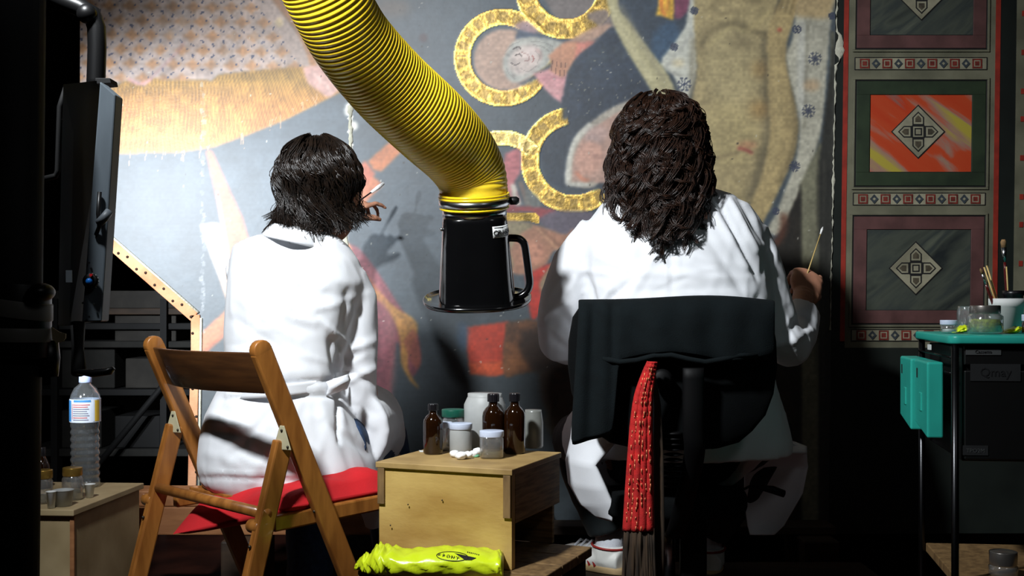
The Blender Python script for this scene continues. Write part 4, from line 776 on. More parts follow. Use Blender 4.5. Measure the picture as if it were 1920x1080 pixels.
def pillow(name, c, T, mt, label, cat, seg=30, wr=.004):
    """c: four corners in order"""
    c = [Vector(x) for x in c]; n = seg; top = []; bot = []
    for j in range(n+1):
        for i in range(n+1):
            a, b_ = i/n, j/n; pin = .05*math.sin(PI*a)*math.sin(PI*b_)
            ia, ib = a, b_
            p = c[0]*(1-ia)*(1-ib)+c[1]*ia*(1-ib)+c[2]*ia*ib+c[3]*(1-ia)*ib
            ctr = (c[0]+c[1]+c[2]+c[3])/4; pin = 1-.07*(math.sin(PI*a)*(1 if b_ in (0, 1) else (abs(2*b_-1)**4))+math.sin(PI*b_)*(abs(2*a-1)**4))
            p = ctr+(p-ctr)*pin; e_ = (max(0, (1-abs(2*a-1)**5))*max(0, (1-abs(2*b_-1)**5)))**.5*T
            wq = wr*(math.sin(a*9+b_*4)*math.sin(b_*11+a*3)+.6*math.sin(a*23-b_*17))*min(1, e_/T*1.5)
            top.append(p+Z*(e_+wq)); bot.append(p-Z*e_*.5)
    m = n+1; N_ = m*m; b = B(); fs = [(j*m+i, j*m+i+1, (j+1)*m+i+1, (j+1)*m+i) for j in range(n) for i in range(n)]
    fs2 = [tuple(N_+q for q in f[::-1]) for f in fs]; rim = []
    idx = [i for i in range(m)]+[k*m+n for k in range(1, m)]+[n*m+i for i in range(n-1, -1, -1)]+[k*m for k in range(n-1, 0, -1)]
    for k in range(len(idx)): i, j = idx[k], idx[(k+1) % len(idx)]; rim.append((j, i, N_+i, N_+j))
    o = b.add(top+bot, fs+fs2+rim).build(name, mt, None, True, sub=0); return tag(o, label, cat)
pillow('seat_cushion', [P(324, 1002, 2.37), Vector((-.43, 2.20, .492)), Vector((-.218, 2.415, .50)), Vector((-.60, 2.76, .50))], .046, M['red'], 'thin bright red cushion lying on the folding chair', 'cushion')

# ================================================================ HOSE AND HOOD
def hose():
    ctr = [(560, -110, 2.02, 76), (590, -48, 2.06, 76), (622, 12, 2.10, 77), (662, 80, 2.16, 77), (728, 158, 2.25, 78), (806, 232, 2.34, 77), (857, 284, 2.41, 71), (882, 325, 2.45, 66), (888, 358, 2.46, 64), (889, 376, 2.47, 63)]
    raw = crv([(*P(x, y, D), rp*D/F) for x, y, D, rp in ctr], 40); raw = np.array(raw)
    seg_ = np.linalg.norm(np.diff(raw[:, :3], axis=0), axis=1); s_ = np.concatenate([[0], np.cumsum(seg_)]); Lh = s_[-1]; pitch = .0092; n = int(Lh/pitch*8)
    t = np.linspace(0, Lh, n); Q = np.stack([np.interp(t, s_, raw[:, k]) for k in range(4)], 1); T = np.gradient(Q[:, :3], axis=0); T /= np.linalg.norm(T, axis=1)[:, None]
    a = np.cross(T, np.array([0, 1., 0])); a /= np.linalg.norm(a, axis=1)[:, None]; b_ = np.cross(a, T); K = 72; th = np.arange(K)*2*PI/K
    ph = t[:, None]/pitch-th[None]/(2*PI); rid = np.abs(np.cos(ph*PI))**1.8
    rr = Q[:, 3][:, None]*(1-.012+.021*rid)+.0012*np.sin(ph*2.1+th*3)[:, :]*0
    V = Q[:, None, :3]+a[:, None]*(np.cos(th)[None, :, None]*rr[..., None])+b_[:, None]*(np.sin(th)[None, :, None]*rr[..., None])
    id_ = np.arange(n*K).reshape(n, K); f = np.stack([id_[:-1], np.roll(id_, -1, 1)[:-1], np.roll(id_, -1, 1)[1:], id_[1:]], -1).reshape(-1, 4)
    r = empty('extraction_hose', P(889, 376, 2.47), 'fat ribbed yellow extraction hose sweeping down between the two workers', 'hose')
    link_mesh('ribbed_tube', fast_mesh('ribbed_tube', V.reshape(-1, 3), f, M['hose']), r)
    return r
hose()
def hood():
    D = 2.47; top = P(889, 372, D); bot = P(894, 566, D); tilt = math.radians(13)
    axz = (top-bot); axz = Vector((axz.x, -math.sin(tilt)*axz.length, axz.z)).normalized(); axx = Vector((1, 0, .055)).normalized(); axx = (axx-axz*axx.dot(axz)).normalized(); axy = axz.cross(axx)
    bot = bot+Vector((.001, .012, 0)); ax = Matrix((axx, axy, axz)).transposed(); k = D/F; Hh = (566-398)*k
    r = empty('extraction_hood', bot, 'glossy black plastic extraction hood with side handle hanging from the yellow hose', 'hood')
    B().lathe([(73*k, 0), (72*k, .006), (60*k, Hh*.93), (59*k, Hh*.97), (55*k, Hh), (54*k, Hh*.98), (66*k, .004)], bot, 44, ax, sq=.35).build('hood_body', M['hood'], r, True)
    B().lathe([(70*k, .004), (98*k, .001), (101*k, .005), (102*k, .011), (100*k, .011), (97*k, .006), (70*k, .010)], bot, 56, ax, sq=.12).build('flange', M['hood'], r, True)
    j = bot+axz*Hh
    B().lathe([(60*k, -.004), (60*k, .010), (58*k, .012)], j, 44, ax).build('clear_collar', M['steel'], r, True)
    B().lathe([(64*k, .018), (66*k, .019), (66*k, .031), (64*k, .032)], j, 44, ax, cap=True).build('hose_clamp', M['steel'], r, True)
    for h_, q in ((.013, 63), (.035, 65), (.041, 64)):
        n = 48; B().tube([j+axz*h_+axx*(q*k*math.cos(2*PI*i/n))+axy*(q*k*math.sin(2*PI*i/n)) for i in range(n+1)], .0026, 8).build('wire_ring', M['wire'], r, True)
    B().lathe([(.006, -.012), (.009, -.006), (.009, .006), (.005, .012)], j+axz*.025+axx*(73*k), 10, Matrix((axz, axy, axx)).transposed()).build('clamp_screw', M['black'], r, True)
    g = lambda x, y: P(x, y, D-.005)
    hp = [g(946, 447), g(958, 446), g(974, 448), g(983, 458), g(987, 480), g(991, 510), g(993, 532), g(988, 546), g(976, 555), g(962, 558)]
    B().tube(crv([tuple(p) for p in hp], 4), [.0085]*37, 12, flat=1.5, up=(0, 1, 0)).build('handle', M['hood'], r, True)
    # sticker wrapped on the front right
    c = bot+axz*(Hh*.84); vs = []; n = 10; R0 = 61.5*k
    def onb(a_, h_, e_=0):
        x, y = math.sin(a_), -math.cos(a_); p_ = 2+4*.35; m_ = (abs(x)**p_+abs(y)**p_)**(-1/p_); rr = (73-(73-60)*(h_/(Hh*.93)))*k; return bot+axx*(rr*x*m_+e_*x)+axy*(rr*y*m_+e_*y)+axz*h_
    def band(a0, a1, h0, h1, e_, name, m, par):
        vs = [onb(math.radians(a0+(a1-a0)*i/n), h_, e_) for h_ in (h0, h1) for i in range(n+1)]
        return B().add(vs, [(i, i+1, n+2+i, n+1+i) for i in range(n)]).build(name, m, par, True, solid=.0004)
    h0 = Hh*.775; st = band(29, 66, h0, h0+.024, .0012, 'sticker', M['paper'], r)
    band(31, 64, h0+.0208, h0+.0218, .0018, 'sticker_line', M['ink'], st); band(31, 64, h0+.0022, h0+.0032, .0018, 'sticker_line', M['ink'], st)
    txt = 'ORIGIN'
    for i, ch in enumerate(txt):
        a_ = math.radians(33.5+i*6.0); p = onb(a_, h0+.0055, .0018); nn = (onb(a_, h0, .01)-onb(a_, h0, 0)).normalized(); tx = (onb(a_+.03, h0)-onb(a_-.03, h0)).normalized(); text_mesh(ch, p, tx, axz, .0155, M['ink'], st, .0003)
    B().ball(onb(math.radians(-62), Hh*.86, .002), .004, seg=10, rings=6).build('rivet', M['steel'], r, True)
def text_mesh(s_, p, tx, up, size, m, par, ext=.0003, name='lettering', bold=0):
    cu = bpy.data.curves.new(name, 'FONT'); cu.body = s_; cu.size = size; cu.extrude = ext; cu.align_x = 'CENTER'; cu.resolution_u = 2; cu.offset = bold
    o = bpy.data.objects.new(name, cu); COL.objects.link(o); dg = bpy.context.evaluated_depsgraph_get(); dg.update(); me = bpy.data.meshes.new_from_object(o.evaluated_get(dg)); bpy.data.objects.remove(o)
    tx = Vector(tx).normalized(); up = Vector(up); up = (up-tx*up.dot(tx)).normalized(); nz = tx.cross(up); R_ = Matrix((tx, up, nz)).transposed().to_4x4(); R_.translation = Vector(p); me.transform(R_); me.materials.clear(); me.materials.append(m); return link_mesh(name, me, par)
hood()

# ================================================================ PLYWOOD BOX AND WHAT STANDS ON IT
zc = .573; K0 = Vector((.0, 2.15, 0)); k1 = Vector((-.927, .375, 0)); k2 = Vector((.375, .927, 0)); zb = .382
r = empty('plywood_box', K0+k1*.14+k2*.13+Z*zb, 'yellow plywood box carrying brown bottles and jars between the workers', 'box')
B().obox(K0+k1*.284-k2*.001+Z*zb, -k1*.284, k2*.017, Z*(zc-zb-.012)).build('front_panel', M['ply'], r, bevel=.001)
B().obox(K0+k2*.018+Z*(zb+.085), k1*.012, k2*.25, Z*(zc-zb-.097)).build('side_panel', M['plyedge'], r, bevel=.001)
B().obox(K0+k1*.272+k2*.018+Z*zb, k1*.012, k2*.25, Z*(zc-zb-.012)).build('side_panel', M['plyedge'], r, bevel=.001)
B().obox(K0+k1*.012+k2*.256+Z*zb, k1*.26, k2*.012, Z*(zc-zb-.012)).build('back_panel', M['plyedge'], r, bevel=.001)
tp = B().obox(K0-k1*.003-k2*.007+Z*(zc-.0115), k1*.292, k2*.278, Z*.0115).build('top_board', M['plytop'], r, bevel=.0015)
B().obox(K0+k1*.001-k2*.0065+Z*(zb+.098), k1*.015, k2*.009, Z*(zc-zb-.11)).build('corner_batten', M['batten'], r, bevel=.001)
B().obox(K0+k1*.27-k2*.0065+Z*(zb+.108), k1*.015, k2*.009, Z*(zc-zb-.12)).build('corner_batten', M['batten'], r, bevel=.001)
for px, py in ((829, 938), (765, 946), (732, 985)): B().ball(P(px, py, 2.20+(829-px)*.0004), .0016, seg=8, rings=5).build('nail_head', M['screw'], r, True)
Q0 = Vector((.028, 2.02, 0)); r = empty('work_platform', Q0+k1*.17+k2*.22, 'low rough board platform under the plywood box and the yellow bag', 'platform')
for k in range(4): B().obox(Q0+k2*(.093*k)+Z*(zb-.02), k1*.345, k2*.090, Z*.0195).build('plank', M['batten'], r, bevel=.002)
for a_ in (.01, .295):
    for b2 in (.01, .32): B().obox(Q0+k1*a_+k2*b2, k1*.04, k2*.04, Z*(zb-.0205)).build('leg', M['darkwood'], r, bevel=.003)
def on(px, py, D): return dict(px=px, y1=py, D=D)
def Dz(py): return (HC-zc)*F/(py-HOR)
G1 = 'brown bottles on the plywood box'
bottle(812, 757, 851, Dz(851), 37, 'shortest brown glass bottle with black cap, nearest the seated worker at the folding chair', G1)
bottle(925, 738, 849, Dz(849), 42, 'brown glass bottle with black cap directly behind the small white lidded jar', G1)
bottle(965, 737, 850.5, Dz(850), 40, 'brown glass bottle with black cap beside the cloudy jar at the box corner', G1)
jar('glass_jar', 850, 767, 842, Dz(842), 44, 'clear glass jar with dark green lid behind the cotton balls', 'jar', None, 1.0, 'greenlid', lidh=.13)
jar('storage_jar', 909, 738, 842, Dz(842), 78, 'large frosted white plastic jar without lid behind the brown bottles', 'jar', None, body='frost', neck=.82, shoulder=.16)
jar('glass_jar', 836, 791, 845, Dz(845), 24, 'narrow clear jar with white lid tucked beside the shortest brown bottle', 'jar', 'white lidded jars', 1, 'whitelid', lidh=.14)
jar('glass_jar', 864, 793, 850, Dz(850), 42, 'cloudy pot with white lid standing in the cotton balls', 'jar', 'white lidded jars', 1.03, 'whitelid', body='frost', lidh=.14, neck=.92)
jar('glass_jar', 922, 807, 858.5, Dz(858.5), 45, 'clear square jar with white lid at the front of the plywood box', 'jar', 'white lidded jars', 1.02, 'whitelid', fill=.3, fillm='liquid', lidh=.17, sq=.3, neck=.9, shoulder=.1)
jar('glass_jar', 1000, 769, 839.5, Dz(840), 37, 'cloudy empty glass jar without lid at the right end of the plywood box', 'jar', None, body='cloudy', neck=.84, shoulder=.3)
def cottons():
    me = {}
    for i, (x, y, s_) in enumerate(((852, 851, 8.5), (864, 854, 9.5), (876, 853, 9), (888, 851, 8), (895, 846, 8))):
        D = (HC-zc-.001-s_*.0011)*F/(y-3-HOR); c = P(x, y-3, D); rr = s_*D/F; c.z = zc+rr*.78; b = B().ball(c, rr*1.1, rr, rr*.8, 20, 14)
        v = np.array(b.v); v2 = v+(v-np.array(c))*(.12*wav(v, .012, i+3))[:, None]; v2[:, 2] = np.maximum(v2[:, 2], zc+.0005); b.v = [tuple(q) for q in v2]
        tag(b.build('cotton_ball', M['cotton'], None, True), ('white cotton ball nearest the shortest brown bottle', 'white cotton ball, second from the shortest brown bottle', 'white cotton ball in the middle of the row', 'white cotton ball next to the square jar', 'white cotton ball on the cloudy pot side behind the square jar')[i], 'cotton', 'cotton balls on the plywood box')
cottons()
c = P(892, 857, Dz(857)); tag(B().lathe([(.007, 0), (.0075, .001), (.0075, .004), (.006, .005), (.0005, .005)], (c.x, c.y, zc+.0005), 20).build('bottle_cap', M['palegreen'], None, True), 'tiny pale green cap lying before the cotton balls', 'cap')
c = P(806, 847, 2.41); tag(B().obox((c.x-.02, c.y-.012, zc+.0005), (.02, .002, 0), (-.004, .02, 0), (0, 0, .0012)).build('paper_slip', M['paper'], None), 'white paper slip lying at the far corner of the plywood box', 'paper')

def yellow_bag():
    rows = [(664, 1051, 1055, 2.15), (680, 1036, 1062, 2.13), (690, 1038, 1066, 2.12), (704, 1022, 1071, 2.11), (716, 1024, 1074, 2.10), (732, 1028, 1075, 2.10), (765, 1031, 1075, 2.095), (800, 1028, 1076, 2.09), (845, 1026, 1076, 2.09), (885, 1029, 1077, 2.09), (925, 1034, 1077, 2.09), (938, 1036, 1077, 2.09), (944, 1045, 1073, 2.10)]
    R_ = crv(rows, 6); K = 36; vs = []; zf = zb+.001
    for i, (x, yt, yb, D) in enumerate(R_):
        hh = (yb-yt)*D/F/2; zc_ = zf+hh; dep = .05 if x > 700 else .02+.03*(x-664)/36
        for k in range(K):
            t = 2*PI*k/K; cx, cz = math.cos(t), math.sin(t); m = (abs(cx)**2.6+abs(cz)**2.6)**(-1/2.6)
            wr = (.0036 if x < 740 else .0014)*math.sin(i*1.0+k*.45+math.sin(k*.6)*2)+(.0009)*math.sin(i*.7-k*1.1)
            vs.append(((x-960)*D/F, D+.022-dep*cx*m+wr, max(zf, zc_+hh*cz*m+wr*(cz > -.5))))
    n = len(R_); b = B().add(vs, [(i*K+k, i*K+(k+1) % K, (i+1)*K+(k+1) % K, (i+1)*K+k) for i in range(n-1) for k in range(K)]+[tuple(range(K-1, -1, -1)), tuple((n-1)*K+k for k in range(K))])
    r = empty('plastic_bag', P(810, 1076, 2.1), 'crumpled yellow-green plastic bag with black oval print before the plywood box', 'bag'); r.location.z = zf; OFF[r] = Vector(r.location)
    sac = b.build('bag_body', M['bag'], r, True)
    # print lies on the upper front bulge: cast each letter onto the surface
    from mathutils.bvhtree import BVHTree
    bv = BVHTree.FromPolygons([Vector(v) for v in b.v], b.f); o_ = Vector((0, 0, HC))
    def hit(x, y):
        d = (P(x, y, 2.)-o_).normalized(); h_ = bv.ray_cast(o_, d); return (h_[0], h_[1]) if h_[0] else (P(x, y, 2.05), Vector((0, -1, 0)))
    def mark(pts, name='bag_print'):
        vs = []; 
        for x, y in pts:
            p, nn = hit(x, y); vs.append(p+(o_-p).normalized()*.0012)
        B().add(vs, [tuple(range(len(vs)))]).build(name, M['ink'], r, solid=.0003)
    t = np.linspace(0, 2*PI, 31)
    for i in range(30):
        a_, b2 = t[i], t[i+1]; mark([(848+30*math.cos(a_), 1043+9*math.sin(a_)+.05*30*math.cos(a_)), (848+30*math.cos(b2), 1043+9*math.sin(b2)+1.5*math.cos(b2)), (848+28.6*math.cos(b2), 1043+8*math.sin(b2)+1.5*math.cos(b2)), (848+28.6*math.cos(a_), 1043+8*math.sin(a_)+1.5*math.cos(a_))])
    mark([(852, 1037), (866, 1040), (893, 1046), (884, 1050), (872, 1050)])
    for i, ch in enumerate('FRONY'):
        p, nn = hit(823+i*8.5, 1041+i*1.6); text_mesh(ch, p+(o_-p).normalized()*.0015-Z*.002, (1, .0, -.2), (0, .25, 1), .0085, M['ink'], r, .0003, 'bag_lettering', .0002)
    for i in range(7): mark([(876+i*3.4, 1034+i*.8), (878+i*3.4, 1034.5+i*.8), (878+i*3.4, 1036+i*.8), (876+i*3.4, 1036+i*.8)])
yellow_bag()

# ================================================================ TROLLEY
tz = .829; T0 = Vector((.769, 2.0, 0)); t2 = Vector((.18, .9836, 0)); t1 = Vector((.9836, -.18, 0)); t1 = Vector((.995, -.10, 0))
def trolley():
    r = empty('tool_trolley', T0+t1*.2+t2*.18, 'black tool trolley with sea-green top and side bins standing before the frame panel', 'trolley')
    n = 6; pts = []
    W, Dp, rad = .46, .37, .02
    for cx, cy, a0 in ((W-rad, rad, -90), (W-rad, Dp-rad, 0), (rad, Dp-rad, 90), (rad, rad, 180)):
        for k in range(n+1):
            a_ = math.radians(a0+90*k/n); pts.append(T0+t1*(cx+rad*math.cos(a_))+t2*(cy+rad*math.sin(a_))+Z*(tz-.015))
    B().prism(pts, Z*.015).build('top_board', M['green'], r, True, bevel=.003)
    for a_, b_ in ((.012, .012), (W-.02, .012), (.012, Dp-.02), (W-.02, Dp-.02)):
        p = T0+t1*a_+t2*b_; B().tube([p+Z*.02, p+Z*(tz-.016)], .0065, 14).build('post', M['chrome'], r, True)
        B().ball(p+Z*.018, .017, .012, .0175, 14, 8).build('castor', M['blackmat'], r, True)
    B().obox(T0+t1*.026+t2*.022+Z*.606, t1*(W-.05), t2*(Dp-.05), Z*(tz-.022-.606)).build('drawer_case', M['drawer'], r, bevel=.002)
    d1 = B().obox(T0+t1*.028+t2*.012+Z*(tz-.052), t1*(W-.054), t2*.009, Z*.034).build('drawer', M['drawer'], r, bevel=.002)
    d2 = B().obox(T0+t1*.028+t2*.012+Z*.610, t1*(W-.054), t2*.009, Z*(tz-.062-.610)).build('drawer', M['drawer'], r, bevel=.002)
    def lab(par, x0, z0, w_, h_, m, s_, sz, mm='ink', dy=0.):
        o_ = T0+t1*x0+t2*.0105+Z*z0; l_ = B().obox(o_, t1*w_, t2*.0013, Z*h_).build('label_strip', M[m], par); text_mesh(s_, o_+t1*(w_*.5)-t2*.0006+Z*(h_*.28), t1, Z, sz, M[mm], l_, .0002)
    lab(d1, .030, tz-.034, .060, .010, 'greylab', 'Cassetto', .008); lab(d2, .038, .749, .085, .030, 'greylab2', 'Qmay', .022); lab(d2, .025, .618, .043, .017, 'greylab2', 'TPO2M', .010, 'greylab')
    B().obox(T0+t1*.02+t2*.02+Z*.376, t1*(W-.04), t2*(Dp-.04), Z*.018).build('lower_shelf', M['batten'], r, bevel=.002)
    B().obox(T0+t1*.02+t2*.02+Z*.10, t1*(W-.04), t2*(Dp-.04), Z*.015).build('lower_shelf', M['blackmat'], r, bevel=.002)
    for z in (.79, .762): B().tube([T0+t1*.006+t2*.02+Z*z, T0+t1*.006+t2*(Dp-.02)+Z*z], .002, 8).build('side_rail', M['chrome'], r, True)
    B().obox(T0-t1*.001+t2*.19+Z*.797, t1*.004, t2*.02, Z*.010).build('side_catch', M['paper'], r)
    for k, (f0, f1, ex) in enumerate(((.07, .205, .024), (.215, .345, .030))):
        z1 = .779-.0*k; z0 = .640; o_ = T0+t2*f0
        def pt(a_, f_, z): return T0+t1*a_+t2*f_+Z*z
        b = B(); a0, a1 = -ex-.002, .0035
        b.hexa([pt(a0, f0, z0), pt(a1, f0, z0), pt(a1, f1, z0+.018), pt(a0, f1, z0+.018), pt(a0, f0, z1), pt(a1, f0, z1), pt(a1, f1, z1), pt(a0, f1, z1)])
        bn = b.build('side_bin', M['green'], r, bevel=.004, seg=3)
        m_ = (f0+f1)/2; B().obox(pt(a0-.002, m_-.012, z0+.045), t1*.003, t2*.022, Z*.034).build('bin_grip', M['green'], bn, bevel=.001)
        B().obox(pt(a0-.0008, f0+.10, z1-.034), t1*.002, t2*.010, Z*.018).build('bin_slot', M['blackmat'], bn)
M['greylab'] = mat('grey_label', (70, 72, 72), .5, var=.06); M['greylab2'] = mat('dull_label', (36, 37, 38), .5, var=.08)
trolley()
def tp_(px, py): return (HC-tz)*F/(py-HOR)
zt1 = tz+.0008
jar('salve_pot', 1779, 596, 621, 2.14, 30, 'small pot with pale blue lid at the near left corner of the trolley', 'pot', None, 1.05, 'whitelid', body='glass', fill=.5, fillm='paper2', base_z=zt1, lidh=.3, shoulder=.1)
jar('glass_jar', 1813, 570, 617, 2.27, 36, 'empty clear jar standing behind the large steel lidded jar', 'jar', None, body='glass', base_z=zt1, neck=.9)
jar('glass_jar', 1847, 569, 622, 2.12, 64, 'large clear jar with steel screw lid and greenish contents on the trolley', 'jar', None, .86, 'lidsteel', fill=.8, fillm='greenish', base_z=zt1, lidh=.24, neck=.8)
def rag(name, pts, D, label, seed, th=.022):
    """crumpled sheet standing as a low heap"""
    b = B(); cx = sum(p[0] for p in pts)/len(pts); cy = sum(p[1] for p in pts)/len(pts); b.ball((0, 0, 0), 1, 1, 1, 40, 26); v = np.array(b.v)
    xs = [p[0] for p in pts]; ys = [p[1] for p in pts]; sx = (max(xs)-min(xs))/2*D/F; sz = (max(ys)-min(ys))*D/F
    a = np.arctan2(v[:, 2], v[:, 0]); base = P(cx, 0, D); wr = .22*wav(v*.5, .5, seed)+.12*wav(v*.5, .2, seed+4)
    top = np.interp(v[:, 0], np.linspace(-1, 1, len(pts)), [(max(ys)-y)/(max(ys)-min(ys)) for _, y in sorted(pts)])
    zz = np.clip(v[:, 2]*.5+.5, 0, 1)*sz*top*(1+wr*.6); V = np.stack([base.x+v[:, 0]*sx*(1+wr*.5), D+v[:, 1]*th*(1+wr), zt1+np.maximum(zz, 0)], 1); b.v = [tuple(q) for q in V]
    return tag(b.build(name, M['bag'], None, True), label, 'wrap')
rag('plastic_wrap', [(1786, 616), (1795, 606), (1808, 601), (1818, 602)], 2.19, 'small yellow-green plastic wrap between the salve pot and the large jar', 3, .02)
rag('plastic_wrap', [(1877, 590), (1890, 583), (1900, 578), (1914, 572)], 2.14, 'larger yellow-green plastic wrap crumpled before the white brush pot', 8, .02)
c = P(1887, 618, 2.22); c.z = zt1; k = 2.22/F
r = empty('brush_pot', c, 'white plastic pot holding brushes and sticks on the trolley', 'pot')
B().lathe([(27*k, 0), (30*k, .050), (31.5*k, .051), (31.5*k, .066), (30*k, .066), (26*k, .004), (.0005, .004)], c, 36).build('pot_body', M['paper'], r, True)
c2 = P(1900, 560, 2.33); c2.z = zt1
tag(B().lathe([(18*k, 0), (18*k, .072), (20*k, .074), (20*k, .083), (17*k, .083), (16*k, .01), (.0005, .01)], c2, 30).build('dark_tub', M['cap'], None, True), 'dark tub behind the white brush pot', 'tub')
def brush(p, q, label, kind, hx, R=.0022):
    r = empty('paint_brush' if kind != 'stick' else 'wooden_stick', q, label, 'brush' if kind != 'stick' else 'stick', 'brushes and sticks in the pots')
    p, q = Vector(p), Vector(q); d = p-q
    if kind == 'stick': B().tube([q, p], [R, R*.8], 8).build('shaft', M['brushwood'], r, True); return r
    B().tube([q, q+d*.25, q+d*.62, q+d*.72], [R*.7, R*1.25, R*1.3, R], 10).build('handle', M['brushred'], r, True)
    B().tube([q+d*.72, q+d*.9], [R*1.05, R*1.25*hx], 10).build('ferrule', M['steel'], r, True)
    B().tube([q+d*.9, q+d*.97, p], [R*1.2*hx, R*1.35*hx, R*.8*hx if hx > 1.2 else R*.2], 10).build('bristles', M['bristle'], r, True); return r
brush(P(1838, 503, 2.2), P(1876, 610, 2.22), 'thin brush leaning left with dark red handle in the white pot', 'brush', .9)
brush(P(1845, 501, 2.2), P(1882, 610, 2.215), 'pale stick leaning left beside the thin brush, further from the tall brush', 'stick', 1, .0018)
brush(P(1850, 498, 2.22), P(1885, 610, 2.23), 'pale stick leaning left, nearest the tall brush of the two leaning ones', 'stick', 1, .0018)
brush(P(1881, 449, 2.33), P(1891, 600, 2.33), 'tall upright flat brush with dark red handle in the dark tub', 'brush', 1.7, .0026)
brush(P(1887, 500, 2.32), P(1893, 600, 2.33), 'short upright pale stick beside the tall flat brush', 'stick', 1, .0018)
jar('varnish_pot', 1932, 588, 624, 2.12, 30, 'brown pot with white lid cut by the right picture edge on the trolley', 'pot', None, 1.02, 'whitelid', body='amber', base_z=zt1, lidh=.3)
zs2 = .3955
jar('glass_jar', 1881, 1052, 1098, 2.05, 52, 'shallow jar with dented metal lid on the lower trolley shelf', 'jar', None, .96, 'lidsteel', base_z=zs2, lidh=.5)
# ================================================================ PEOPLE
def strands(S0, r0, r1, sides=4):
    """S0: (n,k,3) strands to one mesh of tapering tubes"""
    n, k, _ = S0.shape; T = np.gradient(S0, axis=1); T /= np.linalg.norm(T, axis=2, keepdims=True)+1e-9
    up = np.array([.3, .8, .5]); a = np.cross(T, up); a /= np.linalg.norm(a, axis=2, keepdims=True)+1e-9; b = np.cross(T, a); rr = np.linspace(0, 1, k)
    rad = (r0+(r1-r0)*rr**1.5)[None, :, None]; th = np.arange(sides)*2*PI/sides
    V = np.stack([S0+(a*math.cos(t)+b*math.sin(t))*rad for t in th], 2)
    id_ = np.arange(n*k*sides).reshape(n, k, sides); f = np.stack([id_[:, :-1], np.roll(id_, -1, 2)[:, :-1], np.roll(id_, -1, 2)[:, 1:], id_[:, 1:]], -1).reshape(-1, 4)
    return V.reshape(-1, 3), f
def head(b, c, fwd, s=1., neck_to=None, nr=.055):
    """c: centre of the skull; fwd: facing direction"""
    f = Vector(fwd).normalized(); x = f.cross(Z).normalized(); up = x.cross(f); ax = Matrix((x, f, up)).transposed()
    q = lambda a, d, e: Vector(c)+(x*a+f*d+up*e)*s
    b.ball(c, .074*s, .094*s, .098*s, 24, 16, ax); b.ball(q(0, .032, -.06), .056*s, .062*s, .066*s, 20, 14, ax); b.ball(q(0, .062, -.096), .026*s, .028*s, .024*s, 16, 10, ax)
    b.tube([q(0, .088, .0), q(0, .104, -.028), q(0, .108, -.04), q(0, .095, -.05)], [.009*s, .012*s, .016*s, .012*s], 10)
    for sg in (-1, 1):
        b.ball(q(sg*.076, 0, -.025), .010*s, .022*s, .034*s, 14, 10, ax); b.ball(q(sg*.036, .07, -.035), .022*s, .02*s, .018*s, 12, 8, ax); b.ball(q(sg*.03, .082, .018), .026*s, .014*s, .008*s, 12, 8, ax)
    if neck_to is not None: b.tube([q(0, -.012, -.06), Vector(neck_to)+Z*.03, neck_to], [nr*s, nr*s, nr*1.15*s], 18)
    return q
def face_bits(q, body, s, x):
    for sg in (-1, 1):
        B().ball(q(sg*.031, .079, -.002), .012*s).build('eye', M['eye'], body, True); B().ball(q(sg*.031, .087, -.004), .0058*s).build('iris', M['iris'], body, True)
        B().tube([q(sg*.048, .080, .020), q(sg*.034, .091, .026), q(sg*.016, .090, .022)], [.002*s, .0032*s, .0025*s], 8).build('eyebrow', M['hair1'], body, True)
    B().tube([q(-.024, .086, -.074), q(-.01, .097, -.071), q(0, .099, -.073), q(.01, .097, -.071), q(.024, .086, -.074)], [.001*s, .005*s, .0048*s, .005*s, .001*s], 8).build('lips', M['lips'], body, True)
def hand(b, wr, d, nrm, s=1., curls=(.5, .7, .9, 1.), side=1, spread=.10, thumb=(.5, .75, .35)):
    """palm from wrist wr along d, palm faces nrm; side=+1 puts the thumb toward d x nrm"""
    d = Vector(d).normalized(); nrm = Vector(nrm); nrm = (nrm-d*nrm.dot(d)).normalized(); sd = d.cross(nrm)*side
    ax = Matrix((sd, d, nrm)).transposed(); wr = Vector(wr)
    b.tube([wr-d*.02*s, wr+d*.015*s], [.025*s, .025*s], 14, flat=.75, up=nrm)
    b.ball(wr+d*.048*s, .040*s, .052*s, .016*s, 20, 12, ax); b.ball(wr+d*.03*s+sd*.022*s+nrm*.006*s, .020*s, .034*s, .015*s, 14, 10, ax); b.ball(wr+d*.075*s, .040*s, .022*s, .013*s, 16, 10, ax)
    L = ((.042, .025, .022), (.046, .029, .023), (.043, .027, .022), (.034, .021, .02))
    for i in range(4):
        off = (1.5-i)*.0195*s; p = wr+d*(.078-.004*abs(i-1.2))*s+sd*off; ang = 0.; dr = (d+sd*((1.5-i)*spread)).normalized(); pts = [p-dr*.025*s, p]; c = curls[i]
        for l_, kk in zip(L[i], (.75, 1.05, .7)):
            ang += c*kk; q_ = dr*math.cos(ang)+nrm*math.sin(ang); p = p+q_*l_*s; pts.append(p)
        b.tube(pts, [.0085*s, .0092*s, .0084*s, .0076*s, .0058*s], 10)
        b.ball(pts[-1], .0062*s, seg=10, rings=6)
    p = wr+d*.022*s+sd*.026*s+nrm*.004*s; t1_ = (d*thumb[1]+sd*thumb[0]+nrm*thumb[2]).normalized(); p2 = p+t1_*.040*s; t2_ = (t1_+d*.25+nrm*.35-sd*.15).normalized(); p3 = p2+t2_*.032*s; t3 = (t2_+nrm*.3-sd*.25).normalized(); p4 = p3+t3*.024*s
    b.tube([p-t1_*.012*s, p, p2, p3, p4], [.012*s, .0135*s, .0115*s, .0105*s, .0075*s], 10); b.ball(p4, .008*s, seg=10, rings=6)
def body_mesh(b, parent, voxel=.0042, smooth=4):
    me, V, N = fuse(b, voxel, smooth, 'body'); me.materials.append(M['skin']); return link_mesh('body', me, parent)
